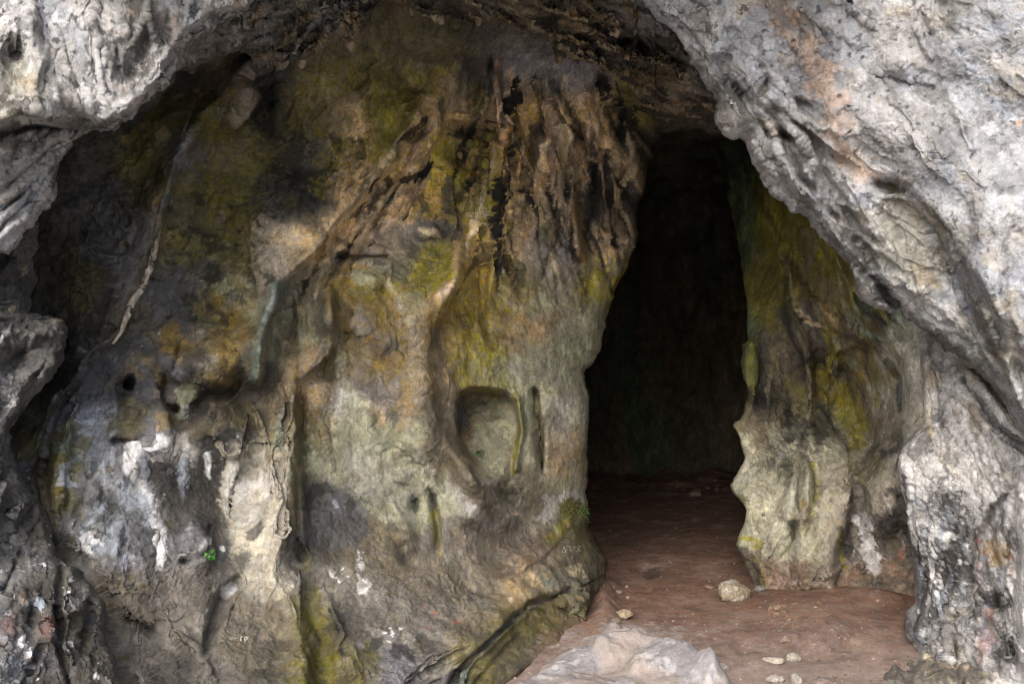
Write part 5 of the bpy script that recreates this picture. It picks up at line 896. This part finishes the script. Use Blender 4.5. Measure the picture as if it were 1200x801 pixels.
stone('stone', 849, 783, 18, 6, (.55, .49, .44), 'thin pale stone on the earth beside the right end of the pale ledge', 17, 0, asp=.6)
stone('stone', 935, 800, 17, 12, (.50, .46, .42), 'grey lump of stone at the bottom edge, right of its flat neighbour', 18, .3)
stone('stone', 907, 799, 26, 9, (.52, .47, .42), 'flat grey stone at the bottom edge, left of the grey lump', 19, .1, asp=.6)
stone('stone', 968, 808, 40, 14, (.32, .25, .23), 'broad brownish stone cut by the bottom edge of the view', 20, .1)
stone('stone', 922, 752, 14, 9, (.45, .35, .27), 'brown and tan stone just in front of the red rock outcrop', 21, .1)
stone('stone', 816, 581, 15, 6, (.40, .33, .28), 'angular stone at the dark far end of the passage', 22, .5, sub=3)
for k, (x, y, w) in enumerate(((840, 576, 10), (851, 575, 12), (829, 573, 8), (800, 574, 8))):
    stone('stone', x, y, w, w * .5, (.20, .15, .12), 'dim brown stone in the row at the dark back of the passage', 23 + k, .3 * k, sub=3, group='stones at the back of the passage')

rg = np.random.default_rng(77); gv = []; gf = []; gc = []; nb = 0
proto = [rock_mesh(100 + k, 1, .3, .8, 4) for k in range(6)]
while nb < 420:
    x, y = rg.uniform(600, 1070), rg.uniform(590, 800)
    if rg.random() > .25 + .75 * ((y - 590) / 210) ** 1.5 or (x < 700 and y < 690 + (700 - x) * .9) or (y < 700 and x > 870): continue
    if 640 < x < 860 and y > 760: continue
    p, _ = GF.at(x, y); r_ = .0035 + .010 * rg.random() ** 3; Vp, Fp = proto[nb % 6]; Q_ = Vp * r_; a_ = rg.uniform(0, 6.28)
    Q_ = Q_ @ np.array([[math.cos(a_), math.sin(a_), 0], [-math.sin(a_), math.cos(a_), 0], [0, 0, 1]]) + p + np.array([0, 0, r_ * .1])
    gf.append(Fp + len(gv) * len(Vp)); gv.append(Q_); gc.append(np.tile(np.array([(.22, .15, .11), (.17, .11, .08), (.34, .27, .21), (.26, .19, .15)][rg.integers(4)]) * rg.uniform(.6, 1.1), (len(Vp), 1))); nb += 1
make_mesh('gravel', np.concatenate(gv), np.concatenate(gf), np.concatenate(gc), M_stone, kind='stuff', label='fine gravel and crumbs of earth strewn over the cave floor', cat='gravel')
# ================================================================== parts of the walls
def follow_tube(patch, pts, w, col, name, parent, mat, out=.004, n=60, prof=7, taper=None, amp=.25):
    """dripstone ribbon that hugs the rock surface"""
    c = resample(pts, n); V = []; prev = None
    P = np.array([patch.at(x, y)[0] for x, y in c]); Nn = np.array([patch.at(x, y)[1] for x, y in c])
    k = np.ones(5) / 5
    for A in (P, Nn):
        for j in range(3): A[2:-2, j] = np.convolve(A[:, j], k, 'valid')
    T = np.gradient(P, axis=0); T /= np.linalg.norm(T, axis=1)[:, None]
    Bn = np.cross(T, Nn); Bn /= np.linalg.norm(Bn, axis=1)[:, None]
    for i in range(n):
        r = w * P[i, 1] / F * (taper(i / (n - 1)) if taper else 1); 
        for a in np.linspace(0, 2 * np.pi, prof, endpoint=False): V.append(P[i] + Nn[i] * (out + math.sin(a) * r * .7) + Bn[i] * math.cos(a) * r)
    V = np.array(V); V = (V + np.stack([fbm(V.astype(f32), 22, 3, .6, 5. + k * 9) for k in range(3)], -1) * w * P[:, 1].mean() / F * amp * 2)
    q = [[i * prof + j, i * prof + (j + 1) % prof, (i + 1) * prof + (j + 1) % prof, (i + 1) * prof + j] for i in range(n - 1) for j in range(prof)]
    cc = np.tile(color(col), (len(V), 1)) * np.exp(.7 * fbm(V.astype(f32), 14, 4, .6, 3.))[:, None]
    caps = [list(range(prof))[::-1], list(range((n - 1) * prof, n * prof))]
    return make_mesh(name, V, [np.array(q), np.array(caps)], cc, mat, parent=parent)
tp = lambda t: .35 + .65 * math.sin(math.pi * min(max(t, .02), .98)) ** .6
o = follow_tube(S1, [(186, 272), (181, 295), (174, 320), (166, 338), (156, 352), (148, 370), (141, 388), (131, 402)], 4.2, (.50, .44, .38), 'calcite_vein', wall, M_wall, .006, 90, 9, tp)
o['label'] = 'thin pale calcite vein slanting down the dark left part of the wall'
follow_tube(S1, [(131, 402), (112, 412), (100, 430), (92, 445), (75, 462), (62, 473)], 2.0, (.22, .21, .20), 'calcite_vein', wall, M_wall, .003, 60, 8, tp)
def blob(patch, px, py, rx, ry, rz, c, name, parent, seed, mat=None, out=0.):
    p, nrm = patch.at(px, py); d = p[1]; V, Fc = rock_mesh(seed, 3, .15, 1., 2); V = V * np.array([rx / F * d, rz / F * d, ry / F * d])
    V = V + p + nrm * out; V = V.astype(f32)
    return make_mesh(name, V, Fc, np.tile(color(c), (len(V), 1)) * np.exp(.7 * fbm(V, 16, 3, .6, 3.))[:, None], mat or M_wall, parent=parent)
for k, (x, y, rx, ry) in enumerate(((552, 170, 5, 6), (560, 166, 4, 5), (575, 164, 9, 6), (571, 177, 6, 3.5), (571, 182, 6, 3.5), (572, 193, 6, 7), (554, 191, 4, 6), (537, 183, 4, 5))):
    blob(S1, x, y, rx, ry, rx, (.22, .20, .055) if k not in (6, 7) else (.24, .19, .08), 'dripstone_knob', wall, 40 + k, out=.02)
for x, y, rx, ry, c in ((411, 50, 5, 12, (.26, .20, .14)), (353, 73, 6, 9, (.24, .19, .14)), (722, 36, 5.5, 10, (.40, .30, .20)), (561, 24, 4, 7, (.30, .24, .15)), (482, 14, 4, 7, (.22, .17, .11)), (655, 68, 5, 9, (.20, .17, .09))):
    blob(S4, x, y, rx, ry, rx * .9, c, 'stalactite', under, int(x), out=.0)
ok_ = blob(S2, 880, 428, 8.5, 30, 8, (.150, .155, .045), 'mossy_knob', inner, 71, out=-.01); ok_['label'] = 'upright rounded knob with yellow-green algae at the passage edge'
def leaf_tuft(patch, spots, n, size, spread, name, parent, mat, seed, up=.3, droop=.4):
    r = np.random.default_rng(seed); V = []; Fc = []
    for (x, y) in spots:
        p0, nr = patch.at(x, y)
        for _ in range(n):
            p = p0 + r.normal(size=3) * spread * np.array([1, .3, 1]) + nr * r.uniform(.2, 1) * spread * .7
            d = nr + r.normal(size=3) * .6 + np.array([0, 0, up - droop * r.random()]); d /= np.linalg.norm(d); sd = np.cross(d, r.normal(size=3)); sd /= np.linalg.norm(sd); L_ = size * r.uniform(.6, 1.3); Wd = L_ * .32; up_ = np.cross(sd, d)
            b = len(V); V += [p, p + d * L_ * .45 + sd * Wd + up_ * L_ * .06, p + d * L_ - up_ * L_ * .1, p + d * L_ * .45 - sd * Wd + up_ * L_ * .06, p + d * L_ * .5 - up_ * .02 * L_]; Fc += [(b, b + 1, b + 4), (b + 1, b + 2, b + 4), (b + 2, b + 3, b + 4), (b + 3, b, b + 4)]
    return make_mesh(name, np.array(V), np.array(Fc), None, mat, parent=parent, smooth=False)
M_moss = flat_mat('olive_moss', (.085, .095, .020)); M_fern = flat_mat('green_fern_leaf', (.035, .110, .020)); M_leaf = flat_mat('bright_green_leaf', (.050, .200, .028), .6)
rr = np.random.default_rng(4)
t_ = leaf_tuft(S1, [(658 + rr.uniform(-3, 26), 588 + rr.uniform(0, 22)) for _ in range(60)], 9, .010, .014, 'moss_cushion', wall, M_moss, 5); t_['label'] = 'olive moss cushion on the wall edge beside the passage'
leaf_tuft(S1, [(682, 596), (683, 601)], 12, .016, .012, 'fern_sprig', wall, M_fern, 6)
leaf_tuft(S1, [(561, 529)], 16, .016, .010, 'fern_sprig', wall, M_fern, 7)
pl = bpy.data.objects.new('small_plant', None); COL.objects.link(pl); pl['label'] = 'tiny bright green leafy sprout growing from the lower left wall'; pl['category'] = 'plant'
pp, pn_ = S1.at(246, 651); pl.location = pp
def rel(o):
    me = o.data; n = len(me.vertices); c = np.empty(n * 3, f32); me.vertices.foreach_get('co', c); c = c.reshape(-1, 3) - np.array(pp, f32); me.vertices.foreach_set('co', c.ravel()); me.update(); return o
for k, (dx, dy) in enumerate(((-3, -1), (0, -3.5), (3, -2.5), (-2, 2), (1.5, 1), (3, 2.5), (0, 3), (-3.5, 3), (2, -5))):
    q, nq = S1.at(246 + dx, 651 + dy); q = q + nq * .012; e1 = np.cross(nq, [0, 0, 1.]); e1 /= np.linalg.norm(e1); e2 = np.cross(e1, nq); r0 = .0095
    V = [q + nq * .002]; 
    for a in np.linspace(0, 2 * np.pi, 11)[:-1]: V.append(q + (e1 * math.cos(a) + e2 * math.sin(a)) * r0 * (1 + .18 * math.sin(3 * a + k)) + nq * (-.003 + .004 * math.sin(2 * a + k)))
    rel(make_mesh('leaf', np.array(V), np.array([(0, i, i % 10 + 1) for i in range(1, 11)]), None, M_leaf, parent=pl, smooth=False))
    st = pp + pn_ * .001; w_ = e1 * .0012; rel(make_mesh('stem', np.array([st - w_, st + w_, q + w_ * .7, q - w_ * .7, st + pn_ * .002, q - nq * .002]), np.array([(0, 1, 2, 3), (0, 4, 5, 3), (1, 4, 5, 2)]), None, M_leaf, parent=pl, smooth=False))
# scratched writing on the rock
M_scratch = flat_mat('pale_scratch', (.33, .30, .26), .9)
def writing(patch, strokes, name, parent, w=.0016, mat=M_scratch):
    V = []; Q = []
    for st in strokes:
        c = resample(st, 8, False); P = np.array([patch.at(x, y, .003)[0] for x, y in c]); T = np.gradient(P, axis=0); T /= np.linalg.norm(T, axis=1)[:, None] + 1e-9
        nr = np.array([0, -1., 0]); S_ = np.cross(T, nr); S_ /= np.linalg.norm(S_, axis=1)[:, None] + 1e-9
        b = len(V)
        for i in range(8): V += [P[i] + S_[i] * w, P[i] + nr * w, P[i] - S_[i] * w]
        Q += [(b + i * 3 + j, b + i * 3 + j + 1, b + i * 3 + j + 4, b + i * 3 + j + 3) for i in range(7) for j in (0, 1)]
    return make_mesh(name, np.array(V), np.array(Q), None, mat, parent=parent, smooth=False)
o = writing(S1, [[(658.5, 647), (660.5, 640), (663.5, 646.5)], [(658.5, 647), (663.5, 646.8)], [(664.5, 640), (669, 639.6)], [(667, 640), (668.6, 646)], [(671, 641), (675, 641)], [(676, 640.5), (680, 640)], [(677.6, 640.6), (676.4, 647)], [(679.6, 640), (678, 643.2), (679.8, 647)]], 'scratched_letters', wall)
o['label'] = 'small pale letters scratched on the boulder beside the passage'
writing(S1, [[(269.3, 746), (269.3, 749.6), (271.7, 749.6), (271.7, 746)], [(274, 749), (275.6, 746.4), (277, 749)]], 'scratched_letters', wall)
writing(S1, [[(282.4, 751), (282.2, 745.4), (285.2, 745.6)], [(287, 752), (287.6, 746), (290.6, 748), (287.6, 749.6)]], 'scratched_letters', wall, .0028)

# ================================================================== camera, light
cam = bpy.data.cameras.new('camera'); cam.sensor_width = 36; cam.lens = 36 * F / 1200; cam.clip_end = 3000; cam.clip_start = .05
co = bpy.data.objects.new('camera', cam); COL.objects.link(co); co.location = (0, 0, CZ); co.rotation_euler = (math.radians(90), 0, 0); scene.camera = co
EL, AZ = math.radians(38), math.radians(202)
w = bpy.data.worlds.new('World'); scene.world = w; w.use_nodes = True; nt = w.node_tree
sky = nt.nodes.new('ShaderNodeTexSky'); sky.sky_type = 'NISHITA'; sky.sun_disc = False; sky.sun_elevation = EL; sky.sun_rotation = AZ; sky.dust_density = 4; sky.ozone_density = .6
hs = nt.nodes.new('ShaderNodeHueSaturation'); hs.inputs['Saturation'].default_value = .8; nt.links.new(sky.outputs[0], hs.inputs['Color'])
nt.links.new(hs.outputs[0], nt.nodes['Background'].inputs['Color']); nt.nodes['Background'].inputs['Strength'].default_value = .12
sl = bpy.data.lights.new('sun', 'SUN'); sl.energy = 1.3; sl.angle = math.radians(50); sl.color = (1, .975, .93)
so = bpy.data.objects.new('sun', sl); COL.objects.link(so)
from mathutils import Vector
sd_ = Vector((math.sin(AZ) * math.cos(EL), math.cos(AZ) * math.cos(EL), math.sin(EL))); so.rotation_euler = sd_.to_track_quat('Z', 'Y').to_euler()
vs = scene.view_settings; vs.view_transform = 'Standard'; vs.look = 'None'; vs.gamma = 1; vs.exposure = EXPO; vs.use_curve_mapping = False
cy = scene.cycles; cy.filter_width = 1.15; cy.use_denoising = True; cy.max_bounces = 8; cy.diffuse_bounces = 6; cy.use_adaptive_sampling = True; cy.adaptive_threshold = .01; cy.sample_clamp_indirect = 6
try: cy.denoiser = 'OPENIMAGEDENOISE'; cy.denoising_input_passes = 'RGB_ALBEDO_NORMAL'
except Exception: pass
print('script', round(time.time() - T0, 1), 's')
